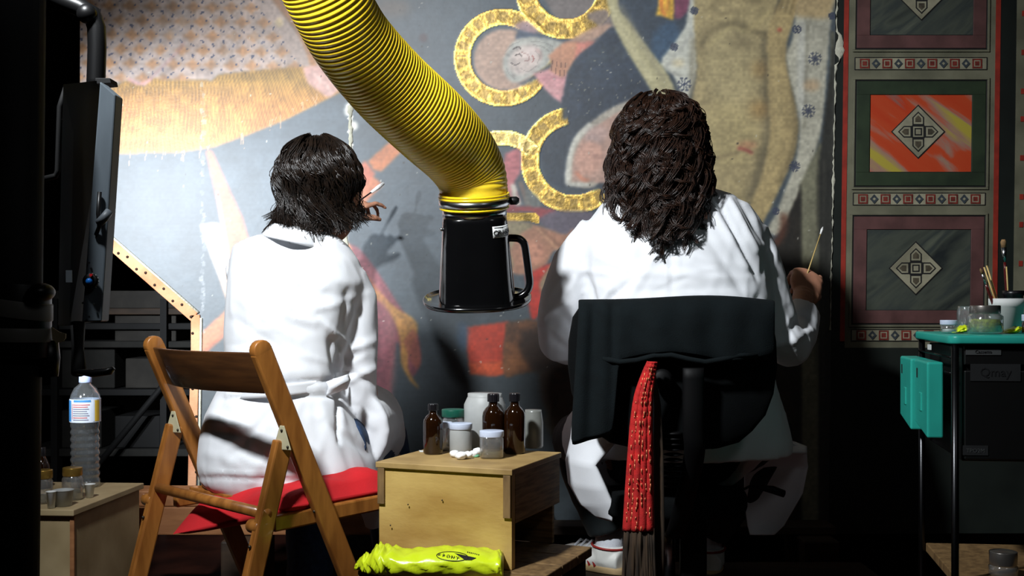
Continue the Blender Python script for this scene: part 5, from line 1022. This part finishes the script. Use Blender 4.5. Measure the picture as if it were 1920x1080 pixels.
def fold_set(seed, box, n, wd=(5, 11), am=.004, ang=(-.6, .6), ln=(40, 110)):
    r = random.Random(seed); out = []
    for _ in range(n):
        x = r.uniform(box[0], box[2]); y = r.uniform(box[1], box[3]); a = r.uniform(*ang); l = r.uniform(*ln)/2
        out.append((x-l*math.cos(a), y-l*math.sin(a), x+l*math.cos(a), y+l*math.sin(a), r.uniform(*wd), am*r.uniform(.4, 1)*(1 if r.random() < .6 else -1)))
    return out

# ---------------------------------------------------------------- the worker on the folding chair
def worker_left():
    D = 2.5; r = empty('person', (-.47, 2.5, 0), 'person with short wavy dark hair in a white lab coat sitting on the folding chair', 'person', 'restorers at the painting')
    fwd = Vector((.30, .95, -.04)); hc = P(607, 352, 2.60)
    b = B(); q = head(b, hc, fwd, 1.0, P(585, 455, 2.56), .05)
    sL, sR = P(465, 490, 2.54), P(655, 520, 2.56)
    b.tube([P(575, 450, 2.56), P(565, 520, 2.55), P(548, 640, 2.52), P(535, 760, 2.5), P(535, 860, 2.5)], [.07, .11, .10, .115, .13], 24, flat=.8, up=(0, 1, 0))
    b.tube([sL, P(560, 480, 2.55), sR], [.035, .06, .032], 16)
    # raised left arm reaching to the painting
    wr = P(645, 410, 3.17); el_ = P(545, 560, 2.84)
    b.tube([sL, el_], [.045, .036], 14); b.tube([el_, el_.lerp(wr, .4), wr], [.036, .034, .024], 14)
    hand(b, wr, P(700, 362, 3.23)-wr, (.2, .5, -.75), .86, (.45, .75, 1.0, 1.1), -1, .06, (.45, .8, .5))
    # right arm resting in the lap
    e2 = P(688, 775, 2.60); w2 = Vector((-.36, 2.83, .64)); b.tube([sR, sR.lerp(e2, .5), e2], [.034, .032, .03], 14); b.tube([e2, e2.lerp(w2, .5), w2], [.036, .034, .024], 14)
    hand(b, w2, (-.2, .9, -.15), (0, .1, -1), .88, (.4, .5, .5, .5), 1)
    kn = [Vector((-.52, 2.93, .535)), Vector((-.335, 2.93, .54))]; ft = [Vector((-.50, 2.82, .075)), Vector((-.27, 2.90, .075))]
    hp = [Vector((-.57, 2.5, .57)), Vector((-.41, 2.5, .57))]
    for h_, k_, f_ in zip(hp, kn, ft): b.tube([h_, h_.lerp(k_, .5), k_], [.078, .068, .052], 18); b.tube([k_, k_.lerp(f_, .35), f_], [.05, .05, .034], 16); b.tube([f_-Z*.03-Vector((0, .02, 0)), f_+Vector((.01, .12, -.045))], [.032, .028], 12)
    bd = body_mesh(b, r); face_bits(q, bd, 1.0, 0)
    # trousers
    b = B()
    for h_, k_, f_ in zip(hp, kn, ft): b.tube([h_, h_.lerp(k_, .5), k_+Vector((0, .012, 0)), k_.lerp(f_, .25)+Vector((0, .012, 0)), k_.lerp(f_, .6), f_+Z*.045], [.09, .081, .066, .066, .058, .056], 20)
    b.tube([hp[0]-Vector((.03, 0, 0)), hp[1]+Vector((.03, 0, 0))], [.085, .085], 18)
    cloth(b, 'trousers', M['jeans'], r, noise=.0022, seed=4, voxel=.007, smooth=5)
    for f_ in ft:
        b = B(); f0 = Vector((f_.x, f_.y-.045, .034)); b.tube([f0, f0+Vector((.004, .05, .004)), f0+Vector((.012, .14, -.002)), f0+Vector((.018, .205, -.008))], [.032, .042, .042, .028], 16, flat=.8, up=(0, 0, 1)); b.tube([f_+Z*.03, f_-Z*.03], [.046, .044], 14)
        me, V, N = fuse(b, .005, 5, 'shoe'); V[:, 2] = np.maximum(V[:, 2], .002); me.vertices.foreach_set('co', V.ravel()); me.materials.append(M['blackshoe']); link_mesh('shoe', me, r)
    # lab coat
    rows = [(436, 512, 612, 2.545, .055), (446, 470, 634, 2.55, .075), (462, 440, 652, 2.55, .095), (490, 432, 672, 2.55, .112), (530, 429, 684, 2.54, .122), (580, 427, 672, 2.53, .125), (640, 425, 652, 2.52, .12), (700, 424, 640, 2.505, .118), (728, 412, 640, 2.50, .118), (745, 404, 644, 2.50, .122), (775, 390, 660, 2.50, .14), (820, 380, 684, 2.51, .165), (865, 377, 703, 2.52, .185), (895, 384, 712, 2.53, .19), (912, 398, 712, 2.535, .185)]
    b = B(); b.hull([tuple(x) for x in rows], 56, 2.25)
    b.tube([P(650, 522, 2.555), P(668, 560, 2.565), P(668, 640, 2.57), P(668, 700, 2.565), P(672, 770, 2.58), P(678, 800, 2.62), w2.lerp(e2, .5), w2-Vector((0, .03, 0))], [.045, .047, .048, .046, .045, .043, .042, .038], 20)
    b.ball(P(650, 540, 2.555), .05, .06, .055)
    b.tube([P(462, 498, 2.56), P(476, 560, 2.65), el_, el_.lerp(wr, .35), el_.lerp(wr, .62)], [.05, .053, .054, .048, .044], 20)
    b.tube([Vector((-.50, 2.55, .60)), Vector((-.49, 2.75, .60)), Vector((-.50, 2.92, .55))], [.105, .098, .085], 20, flat=1); b.tube([Vector((-.38, 2.55, .60)), Vector((-.36, 2.75, .60)), Vector((-.35, 2.90, .55))], [.105, .098, .08], 20)
    # coat tail falling beside the chair
    b.tube([P(690, 890, 2.56), P(700, 930, 2.62), P(700, 985, 2.66)], [.05, .04, .02], 16)
    fo = [(640, 540, 700, 620, 9, -.004), (655, 545, 640, 640, 8, -.006), (620, 640, 628, 700, 7, -.012), (600, 600, 660, 655, 7, .008), (640, 660, 700, 640, 8, .006), (630, 620, 650, 680, 5, -.006),
          (448, 560, 560, 640, 10, .004), (440, 600, 540, 665, 10, -.005), (430, 690, 600, 700, 12, .004), (470, 500, 520, 550, 8, -.003), (560, 500, 530, 600, 10, .003), (515, 545, 515, 880, 3, -.0022),
          (430, 728, 640, 712, 5, -.006), (420, 748, 640, 742, 5, -.006), (560, 760, 470, 900, 12, .006), (600, 760, 640, 880, 12, .007), (520, 760, 430, 860, 9, -.005), (645, 760, 700, 880, 10, -.006), (610, 790, 690, 850, 8, -.005),
          (400, 790, 470, 800, 9, .007), (400, 812, 450, 818, 6, -.006), (390, 850, 500, 880, 12, .005), (640, 690, 700, 720, 8, -.006), (640, 720, 705, 690, 7, .006), (650, 740, 700, 800, 8, .006), (636, 640, 634, 830, 5, -.010),
          (378, 896, 700, 903, 4, -.003), (390, 885, 690, 893, 3, .0025)]+fold_set(3, (440, 520, 680, 700), 16, (4, 9), .0026)+fold_set(8, (400, 760, 690, 880), 16, (5, 10), .0032, (.4, 1.9))
    ct = cloth(b, 'lab_coat', M['coat'], r, fo, .0014, 21, .006, 7)
    # collar, belt, centre seam
    b = B(); b.strip([(P(512, 420, 2.545), P(612, 437, 2.545), .052), (P(502, 428, 2.535), P(618, 450, 2.535), .080), (P(490, 442, 2.53), P(622, 472, 2.53), .100)], 22, 4); b.build('collar', M['coat'], ct, True, solid=.004)
    b = B(); b.strip([(P(420, 722, 2.49), P(646, 706, 2.50), .125), (P(416, 745, 2.49), P(648, 728, 2.50), .128)], 26, 4); b.build('belt', M['coat'], ct, True, solid=.003)
    b = B(); b.strip([(P(612, 716, 2.43), P(652, 702, 2.46), .014), (P(616, 728, 2.425), P(656, 712, 2.455), .018), (P(612, 742, 2.43), P(650, 728, 2.46), .010)], 10, 3); b.build('belt_loop', M['coat'], ct, True, solid=.004)
    # hair
    hc2 = Vector(hc)+Vector((-.010, -.008, .0)); R = np.random.RandomState(3)
    cap = B(); cap.ball(hc2+Vector((0, 0, .012)), .085, .101, .101, 28, 20); cap.ball(hc2+Vector((-.006, -.030, -.045)), .070, .058, .058, 24, 14)
    v = np.array(cap.v); cap.build('hair_base', M['hair1'], r, True)
    nl, ns, k = 250, 12, 22; out = []
    crown = np.array(hc2)+np.array([.006, -.012, .100])
    for i in range(nl):
        ph = R.rand()*2*PI; 
        if abs((ph-PI/2+PI) % (2*PI)-PI) < .75 and R.rand() < .8: continue   # keep the face side open
        e0 = R.rand()**.6*1.2; dx, dy = math.cos(ph), math.sin(ph); back = max(0, -dy)
        endz = hc2.z-.060-.045*back-.03*R.rand()+(.012 if dx > .3 else 0); wp, wa, wq = R.rand()*6.28, .010+.014*R.rand(), 1.3+1.5*R.rand(); flick = .002+.034*R.rand()**1.5; lk = 1+.075*R.rand()**2
        u_ = np.linspace(0, 1, k); th = e0+(PI*.5-e0)*np.minimum(u_/.55, 1); zc_ = np.where(u_ < .55, 0, (u_-.55)/.45)
        ra, rb_, rc = .090, .106, .100
        for j in range(ns):
            jo = R.randn(3)*np.array([.0036, .0036, .003]); ph2 = ph+R.randn()*.04; ddx, ddy = math.cos(ph2), math.sin(ph2); lift = lk+.010*R.randn()
            X = hc2.x+ddx*ra*np.sin(th)*lift; Y = hc2.y+ddy*rb_*np.sin(th)*lift; Zz = hc2.z+.015+rc*np.cos(th)*lift
            dn = zc_*(hc2.z+.015-endz); Zz = Zz-dn; inw = (-.020*np.sin(zc_*PI*.75)+flick*zc_**3); X += ddx*inw+wa*np.sin(u_*wq*2*PI+wp+.3*R.randn())*u_*(-ddy)*1.3; Y += ddy*inw+wa*np.sin(u_*wq*2*PI+wp)*u_*ddx
            X += wa*.7*np.cos(u_*wq*2*PI+wp)*u_*ddx; Y += wa*.7*np.cos(u_*wq*2*PI+wp)*u_*ddy
            Sx = np.stack([X, Y, Zz], 1)+jo*np.linspace(.3, 1.2, k)[:, None]; out.append(Sx)
    V, f = strands(np.array(out), .0016, .0005); hm = fast_mesh('hair', V, f, M['hair1']); link_mesh('hair', hm, r)
    # cotton swab in the raised hand
    a, c = P(672, 378, 3.20), P(719, 344, 3.27); s_ = empty('cotton_swab', a, 'white tipped swab held up by the short haired worker before the painting', 'swab', 'swabs in hand'); B().tube([a, a.lerp(c, .55)], .0022, 8).build('stick', M['cap'], s_, True)
    B().tube([a.lerp(c, .5), a.lerp(c, .8), c], [.0035, .006, .004], 10).build('cotton_tip', M['cotton'], s_, True)
worker_left()

# ---------------------------------------------------------------- the worker on the office chair
def worker_right():
    D = 2.66; r = empty('person', (.36, 2.66, 0), 'person with long curly brown hair in white lab coat on the office chair', 'person', 'restorers at the painting')
    fwd = Vector((-.18, .97, -.06)); hc = P(1236, 268, 2.68)
    b = B(); q = head(b, hc, fwd, 1.05, P(1240, 400, 2.70), .056)
    sL, sR = P(1115, 455, 2.68), P(1400, 440, 2.68)
    b.tube([P(1242, 400, 2.7), P(1255, 480, 2.68), P(1262, 620, 2.64), P(1265, 740, 2.62), P(1265, 840, 2.62)], [.08, .13, .135, .13, .14], 24, flat=.8, up=(0, 1, 0)); b.tube([sL, P(1255, 430, 2.68), sR], [.05, .07, .05], 16)
    eR = P(1490, 655, 2.72); wR = P(1506, 556, 2.86); b.tube([sR, sR.lerp(eR, .5), eR], [.038, .034, .026], 14); b.tube([eR, eR.lerp(wR, .5), wR], [.026, .026, .026], 14)
    hand(b, wR, P(1516, 512, 2.93)-wR, (-.10, .9, -.35), 1.1, (.55, .75, .95, 1.05), -1, .05, (.35, .85, .6))
    eL = P(1042, 640, 2.74); wL = P(1075, 600, 2.98); b.tube([sL, sL.lerp(eL, .5), eL], [.052, .046, .04], 14); b.tube([eL, eL.lerp(wL, .5), wL], [.04, .036, .026], 14); hand(b, wL, (.1, .8, .35), (.3, .3, -.8), .93, (.5, .6, .7, .7), 1)
    hp = [Vector((.28, 2.66, .56)), Vector((.45, 2.66, .56))]; kn = [Vector((.175, 2.98, .53)), Vector((.66, 2.96, .55))]; an = [Vector((.257, 2.99, .275)), Vector((.52, 3.03, .26))]
    for h_, k_, f_ in zip(hp, kn, an): b.tube([h_, h_.lerp(k_, .5), k_], [.085, .075, .056], 18); b.tube([k_, k_.lerp(f_, .35), f_, f_-Z*.05], [.054, .053, .034, .036], 16)
    for f_, dr in zip(an, (Vector((-.72, .69, 0)), Vector((.15, .98, 0)))): b.tube([f_-Z*.055, f_-Z*.058+dr*.11], [.032, .026], 12)
    bd = body_mesh(b, r); face_bits(q, bd, 1.05, 0)
    b = B()
    for h_, k_, f_ in zip(hp, kn, an): b.tube([h_, h_.lerp(k_, .5), k_+Vector((0, .01, 0)), k_.lerp(f_, .3), k_.lerp(f_, .6), f_+Z*.025], [.098, .088, .072, .070, .064, .060], 20)
    b.tube([hp[0]-Vector((.03, 0, 0)), hp[1]+Vector((.03, 0, 0))], [.09, .09], 18); cloth(b, 'trousers', M['trousers'], r, noise=.002, seed=9, voxel=.007, smooth=5)
    for n_, (f_, dr) in enumerate(zip(an, (Vector((-.72, .69, 0)).normalized(), Vector((.10, .99, 0)).normalized()))):
        B().tube([f_+Z*.02, f_-Z*.045], [.037, .040], 18).build('sock', M['sock'], r, True)
        h0 = f_-Z*.062-dr*.035; ln = .235; sd = dr.cross(Z); b = B()
        b.tube([h0-dr*.012+Z*.004, h0+dr*.03+Z*.006, h0+dr*.09+Z*.002, h0+dr*.16-Z*.006, h0+dr*.21-Z*.012], [.036, .044, .043, .041, .028], 20, flat=.85); b.tube([h0+dr*.035+Z*.042, h0+dr*.035], [.046, .046], 18)
        me, V, N = fuse(b, .004, 4, 'shoe'); fl = f_.z-.089; V[:, 2] = np.maximum(V[:, 2], fl+.010); me.vertices.foreach_set('co', V.ravel()); me.materials.append(M['shoe']); sh = link_mesh('shoe', me, r)
        c0 = h0.copy(); c0.z = fl; pts = []
        for i in range(28):
            t = 2*PI*i/28; lx = math.cos(t); pts.append(Vector((c0.x, c0.y, fl))+dr*(.092+.138*lx)+sd*(.043*math.sin(t)*(1.05-.12*lx)))
        B().prism(pts[::-1] if False else pts, Z*.017).build('sole', M['sole'], sh, True, bevel=.003)
        for i, ff in enumerate((.075, .095, .115, .135)): p = h0+dr*ff+Z*(.043-.06*(ff-.07)); B().tube([p-sd*.026-Z*.010, p+Z*.003, p+sd*.026-Z*.010], .0032, 8).build('lace', M['sock'], sh, True)
        for sg in (-1, 1):
            for ff in (.05, .068): B().tube([h0+dr*ff+sd*sg*.0435-Z*.012, h0+dr*(ff+.03)+sd*sg*.030+Z*.030], .0032, 8).build('side_stripe', M['shoered'], sh, True)
        n = 24; B().tube([f_-Z*.022+dr*(.047*math.cos(2*PI*i/n))+sd*(.047*math.sin(2*PI*i/n))+Z*(.004*math.cos(2*PI*i/n)) for i in range(n+1)], .003, 8).build('ankle_trim', M['shoered'], sh, True)
    # lab coat
    rows = [(352, 1180, 1330, 2.70, .07), (366, 1150, 1372, 2.70, .10), (385, 1128, 1402, 2.695, .12), (415, 1105, 1424, 2.69, .135), (460, 1092, 1436, 2.68, .15), (520, 1095, 1440, 2.67, .155), (580, 1100, 1442, 2.655, .155), (650, 1100, 1440, 2.645, .155), (720, 1095, 1452, 2.64, .16), (780, 1082, 1470, 2.65, .17), (830, 1075, 1482, 2.66, .175), (850, 1080, 1480, 2.66, .17)]
    b = B(); b.hull(rows, 60, 2.3)
    b.tube([P(1130, 440, 2.69), P(1085, 500, 2.70), P(1062, 560, 2.71), P(1050, 612, 2.73), P(1052, 640, 2.75), P(1066, 645, 2.82), P(1072, 625, 2.92)], [.062, .064, .061, .058, .054, .052, .045], 22)
    b.tube([P(1395, 435, 2.69), P(1415, 500, 2.69), P(1440, 570, 2.70), P(1462, 630, 2.71), P(1480, 648, 2.73), P(1492, 625, 2.79), P(1500, 595, 2.84)], [.060, .062, .058, .056, .055, .052, .045], 22)
    b.tube([P(1495, 612, 2.80), P(1502, 588, 2.84)], [.050, .048], 20)
    b.tube([hp[0], hp[0].lerp(kn[0], .6)+Z*.01], [.115, .10], 20); b.tube([hp[1], hp[1].lerp(kn[1], .85)+Z*.03], [.115, .085], 20)
    fo = [(1330, 380, 1400, 500, 8, .008), (1345, 375, 1420, 520, 6, -.010), (1368, 375, 1418, 470, 6, .010), (1385, 372, 1432, 450, 5, -.008), (1310, 420, 1390, 540, 9, -.005), (1100, 520, 1120, 600, 9, -.010), (1150, 535, 1110, 600, 7, .007), (1180, 530, 1130, 575, 6, -.005),
          (1180, 510, 1350, 520, 9, .003), (1200, 545, 1380, 540, 8, -.003), (1255, 430, 1262, 570, 2.5, -.003), (1240, 460, 1180, 560, 9, .004), (1290, 450, 1390, 560, 11, .004), (1420, 560, 1440, 640, 8, -.008), (1475, 600, 1495, 670, 7, .009), (1455, 640, 1500, 600, 8, -.008), (1480, 640, 1520, 620, 6, .006), (1020, 590, 1060, 570, 8, .006), (1015, 620, 1060, 650, 8, -.006),
          (1440, 400, 1455, 560, 6, -.005), (1070, 440, 1050, 560, 9, .003)]+fold_set(5, (1100, 480, 1400, 570), 22, (4, 8), .002, (-.4, .4))+fold_set(6, (1020, 450, 1090, 660), 8, (5, 9), .004, (.6, 2.4))+fold_set(7, (1420, 450, 1520, 680), 10, (5, 9), .004, (.6, 2.4))
    ct = cloth(b, 'lab_coat', M['coat'], r, fo, .0014, 33, .006, 7)
    # coat flaps hanging over both knees
    b = B(); b.strip([(P(1076, 772, 2.56), P(1150, 790, 2.50), .02), (P(1070, 822, 2.58), P(1152, 832, 2.50), .03), (P(1061, 862, 2.60), P(1118, 872, 2.50), .03), (P(1066, 905, 2.60), P(1138, 915, 2.50), .035), (P(1088, 945, 2.58), P(1150, 945, 2.50), .02), (P(1120, 970, 2.55), P(1148, 978, 2.51), .0)], 18, 6); b.build('coat_tail', M['coat'], ct, True, solid=.003)
    b = B(); b.strip([(P(1388, 842, 2.74), P(1480, 828, 2.80), -.0), (P(1388, 850, 2.72), P(1512, 846, 2.90), .0), (P(1396, 880, 2.88), P(1515, 876, 2.93), -.03), (P(1396, 940, 2.93), P(1505, 925, 2.94), -.03), (P(1402, 985, 2.94), P(1470, 985, 2.94), -.02), (P(1406, 1003, 2.94), P(1452, 1003, 2.94), .0)], 18, 6); b.build('coat_tail', M['coat'], ct, True, solid=.003)
    b = B(); b.strip([(P(1392, 836, 2.60), P(1512, 850, 2.84), .03), (P(1390, 828, 2.66), P(1512, 838, 2.90), .02), (P(1400, 815, 2.72), P(1470, 822, 2.92), .0)], 18, 6); b.build('coat_fold', M['coat'], ct, True, solid=.005)
    # long curls
    R = np.random.RandomState(8); cc = Vector(hc)+Vector((0, -.01, .0))
    cap = B(); cap.ball(cc+Z*.012, .088, .104, .100, 28, 20); cap.ball(cc+Vector((.0, -.062, -.09)), .080, .056, .100, 24, 16); cap.build('hair_base', M['hair2'], r, True)
    nl, ns, k = 300, 10, 46; out = []; u_ = np.linspace(0, 1, k)
    for i in range(nl):
        ph = R.rand()*2*PI
        if abs((ph-PI/2+PI) % (2*PI)-PI) < .8 and R.rand() < .85: continue
        e0 = R.rand()**.5*1.25; back = max(0, -math.sin(ph)); endz = cc.z-.135-.075*back-.06*R.rand()
        if R.rand() < .25: endz += .07*R.rand()
        turns = 2.6+2.6*R.rand(); rad = .008+.012*R.rand(); p0 = R.rand()*6.28; sgn = 1 if R.rand() < .5 else -1; fl = R.rand()**1.4; th = e0+(PI*.5-e0)*np.minimum(u_/.42, 1); zc_ = np.where(u_ < .42, 0, (u_-.42)/.58)
        for j in range(ns):
            ph2 = ph+R.randn()*.035; dx, dy = math.cos(ph2), math.sin(ph2); lift = 1+.10*fl+.008*R.randn(); X = cc.x+dx*.092*np.sin(th)*lift; Y = cc.y+dy*.108*np.sin(th)*lift; Zz = cc.z+.015+.098*np.cos(th)*lift-zc_*(cc.z+.015-endz)
            wid = .004+.030*np.sin(zc_*PI*.5)*(.4+.6*fl)-.028*zc_**3*(1-.4*fl)
            X += dx*wid*(1.0 if abs(dx) > .5 else .6); Y += dy*wid*.5+(.035*zc_ if dy > 0 else 0)-.052*zc_**.8*back
            am = rad*np.minimum(1, u_*3.2)*(1+.15*R.randn()); w_ = p0+sgn*2*PI*turns*u_**1.1+.12*R.randn()
            X += am*np.cos(w_)*(.6+.4*abs(dy)); Y += am*np.sin(w_)*.8; Zz += am*np.sin(w_+.8)*.7
            out.append(np.stack([X, Y, Zz], 1)+R.randn(3)*.0013)
    V, f = strands(np.array(out), .0012, .0007); link_mesh('hair', fast_mesh('hair', V, f, M['hair2']), r)
    a, c = P(1518, 500, 2.915), P(1541, 431, 2.98); s_ = empty('cotton_swab', a, 'thin pale swab stick held by the curly haired worker beside the dark frame', 'swab', 'swabs in hand'); B().tube([a-(c-a)*.4, c], .0016, 8).build('stick', M['brushwood'], s_, True); B().tube([c-(c-a)*.12, c, c+(c-a)*.08], [.002, .0034, .001], 8).build('cotton_tip', M['cotton'], s_, True)
worker_right()

# ---------------------------------------------------------------- office chair, draped jacket, scarf
def office():
    Db = 2.38; k = Db/F; r = empty('office_chair', (.36, 2.62, 0), 'black swivel office chair with rounded backrest under the curly haired worker', 'chair')
    rows = []
    for y, xl, xr in ((566, 1110, 1420), (574, 1090, 1440), (595, 1076, 1452), (640, 1068, 1460), (690, 1067, 1462), (740, 1074, 1455), (780, 1090, 1440), (810, 1112, 1415), (832, 1145, 1390), (842, 1190, 1350)): rows.append((P(xl, y, Db), P(xr, y, Db), .0))
    vs = []; n = 24
    for s_ in (0, 1):
        for a, b_, _ in rows:
            for i in range(n+1):
                t = i/n; p = a.lerp(b_, t); cu = .045*(2*t-1)**2; p.y += -cu*-1*0+(-.03+.0)+cu+s_*.045; vs.append(p)
    m = n+1; R_ = len(rows); N_ = R_*m; fs = [(j*m+i, j*m+i+1, (j+1)*m+i+1, (j+1)*m+i) for j in range(R_-1) for i in range(n)]; f2 = [tuple(N_+q for q in f[::-1]) for f in fs]
    idx = [i for i in range(m)]+[q*m+n for q in range(1, R_)]+[(R_-1)*m+i for i in range(n-1, -1, -1)]+[q*m for q in range(R_-2, 0, -1)]; rim = [(idx[(q+1) % len(idx)], idx[q], N_+idx[q], N_+idx[(q+1) % len(idx)]) for q in range(len(idx))]
    B().add(vs, fs+f2+rim).build('backrest', M['grip'], r, True, bevel=.008, seg=3)
    b = B(); pts = []
    for i in range(40): t = 2*PI*i/40; x, y = math.cos(t), math.sin(t); q = (abs(x)**3.4+abs(y)**3.4)**(-1/3.4); pts.append(Vector((.36+.175*x*q, 2.66+.20*y*q, .415)))
    b.prism(pts, Z*.05).build('seat', M['grip'], r, True, bevel=.015, seg=3)
    sp = [P(1300, 690, 2.31), P(1300, 800, 2.325), P(1300, 865, 2.36)]; sp = [Vector(p) for p in sp]+[Vector((.36, 2.5, .385)), Vector((.36, 2.62, .39))]
    B().tube(crv([tuple(p) for p in sp], 6), [.022]*25, 14, flat=.5).build('back_spine', M['chairblack'], r, True)
    g = P(1268, 800, 2.33)
    for i in range(11):
        c = P(1262, 812+i*10, 2.345+i*.003); B().lathe([(.012, -.003), (.022, 0), (.012, .003)], c, 18).build('bellows_ring', M['chairblack'], r, True)
    ax = Matrix(((1, 0, 0), (0, 0, -1), (0, 1, 0))); kb = P(1240, 710, 2.335); B().lathe([(.010, -.012), (.010, 0), (.020, .004), (.021, .014), (.014, .020), (.0005, .021)], kb, 24, ax).build('tension_knob', M['chairblack'], r, True)
    B().tube([(.36, 2.62, .06), (.36, 2.62, .26)], .026, 20).build('gas_column', M['chairblack'], r, True); B().tube([(.36, 2.62, .26), (.36, 2.62, .40)], .016, 18).build('piston', M['steel'], r, True)
    cc = P(1303, 958, 2.58); B().box(cc.x-.014, cc.x+.014, 2.578, 2.592, cc.z-.011, cc.z+.011).build('maker_label', M['greypl'], r)
    B().box(cc.x-.03, cc.x+.03, 2.592, 2.62, .05, cc.z+.05).build('column_cover', M['chairblack'], r, bevel=.006)
    B().tube([Vector((.42, 2.62, .40)), P(1405, 912, 2.56), P(1425, 914, 2.555), P(1448, 918, 2.55), P(1470, 926, 2.55)], [.004, .004, .008, .013, .012], 12, flat=.7).build('height_lever', M['chairblack'], r, True)
    for i in range(5):
        t = 2*PI*i/5+.45; e_ = Vector((.36+.235*math.cos(t), 2.62+.235*math.sin(t), .062)); B().bar((.36, 2.62, .085), e_, .036, .024).build('base_arm', M['chairblack'], r, bevel=.004)
        B().lathe([(.0005, -.013), (.024, -.012), (.026, 0), (.024, .012), (.0005, .013)], e_-Z*.035, 18, Matrix(((0, 0, 1), (1, 0, 0), (0, 1, 0)))).build('castor', M['blackmat'], r, True)
office()
def jacket():
    Df = 2.315; b = B(); y_ = lambda x, y, d=0: P(x, y, Df+d)
    def cv(x): return .045*((x-1264)/196)**2
    def col(xs, D0):   # rows of points to grid
        return xs
    # front fall, top roll and back fall as one cloth wrapped over the backrest
    prof = [(0, 676, 0), (1, 650, 0), (2, 620, 0), (3, 592, .002), (4, 572, .010), (5, 561, .030), (6, 558, .055), (7, 562, .085), (8, 580, .105), (9, 620, .115)]
    n = 54; vs = []
    for i in range(n+1):
        t = i/n; x = 1084+(1452-1084)*t
        low = 648+34*math.sin(t*PI)**.4+8*math.sin(t*9)+(170 if t < .19 else 0)*(1-t/.19)**.0 if t < .19 else 672+10*math.sin(t*8+1)-14*max(0, t-.75)*4
        if t < .19: low = 838-22*(t/.19)
        for j, y, d in prof:
            yy = y if j > 3 else low+(592-low)*(j/3.); fold = .0035*math.sin(t*34+math.sin(j*.9))*(1-j/9)+.003*math.sin(t*15+1)*(1-j/9)+(.006*math.sin(t*60) if t < .19 else 0)
            if j > 3: yy += 5*abs(2*t-1)**3+3*math.sin(t*7)
            xx = x+(-16*(max(0, yy-600)/240.)*(1-t*5) if t < .19 and j <= 3 else 0)
            p = P(xx, yy, Df-.006+d+cv(x)); p.y -= fold+.004; vs.append(p)
    m = len(prof); b.add(vs, [(i*m+j, (i+1)*m+j, (i+1)*m+j+1, i*m+j+1) for i in range(n) for j in range(m-1)])
    r = empty('draped_jacket', P(1264, 840, Df), 'black knit jacket draped over the top of the office chair back', 'jacket'); b.build('jacket_body', M['jacket'], r, True, solid=.006, sub=1)
    h = B().tube([P(1130+i*32, 672+7*math.sin(i*1.3), Df-.012+cv(1130+i*32)) for i in range(10)], .0055, 8).build('rolled_hem', M['jacket'], r, True)
jacket()
def scarf():
    D0 = 2.285; rows = [(678, 1216, 1230), (700, 1206, 1227), (740, 1192, 1222), (790, 1184, 1221), (850, 1179, 1222), (920, 1174, 1223), (994, 1169, 1224)]
    R_ = crv(rows, 10); r = empty('knitted_scarf', P(1197, 1100, D0), 'red knitted scarf with gold threads and brown fringe hanging from the office chair', 'scarf'); n = 36; vs = []
    for y, xl, xr in R_:
        for i in range(n+1):
            t = i/n; p = P(xl+(xr-xl)*t, y, D0); p.y -= .005*abs(math.sin(t*4*PI))+.008*math.sin(t*PI)+.0012*math.sin(y*.9); vs.append(p)
    m = n+1; B().add(vs, [(a*m+i, a*m+i+1, (a+1)*m+i+1, (a+1)*m+i) for a in range(len(R_)-1) for i in range(n)]).build('knit', M['scarf'], r, True, solid=.007)
    rr = random.Random(4); y = 690
    vs = []; gb = B()
    while y < 990:
        xl = np.interp(y, [q[0] for q in rows], [q[1] for q in rows]); xr = np.interp(y, [q[0] for q in rows], [q[2] for q in rows])
        for k in range(6):
            if rr.random() < .38: continue
            t = (k+.35+rr.random()*.3)/6; x = xl+(xr-xl)*t; l = rr.uniform(3, 10); dd = D0-.0055-.005*abs(math.sin(t*4*PI))-.008*math.sin(t*PI); gb.tube([P(x, y, dd), P(x+rr.uniform(-.6, .6), y+l, dd)], .0011, 5)
        y += 9
    g = gb.build('gold_thread', M['gold'], r, True); tag(g, 'gold threads', kind='stuff')
    for i in range(14):
        t = (i+.5)/14; x = 1171+54*t; ph = rr.random()*6; pts = [P(x+rr.uniform(-1, 1)+3*(t-.5)*q, 990+q*34, D0-.004-.006*math.sin(t*PI)+.003*math.sin(q*1.3+ph)) for q in range(5)]
        B().tube(pts, [.0032, .0036, .0038, .0036, .003], 8).build('fringe_cord', M['tassel'], r, True)
    B().tube([P(1226, 700, 2.30), P(1233, 760, 2.31), P(1235, 860, 2.31), P(1236, 1000, 2.31), P(1236, 1110, 2.31)], [.004, .008, .012, .013, .012], 12, flat=.5).build('brown_back_layer', M['tassel'], r, True)
scarf()
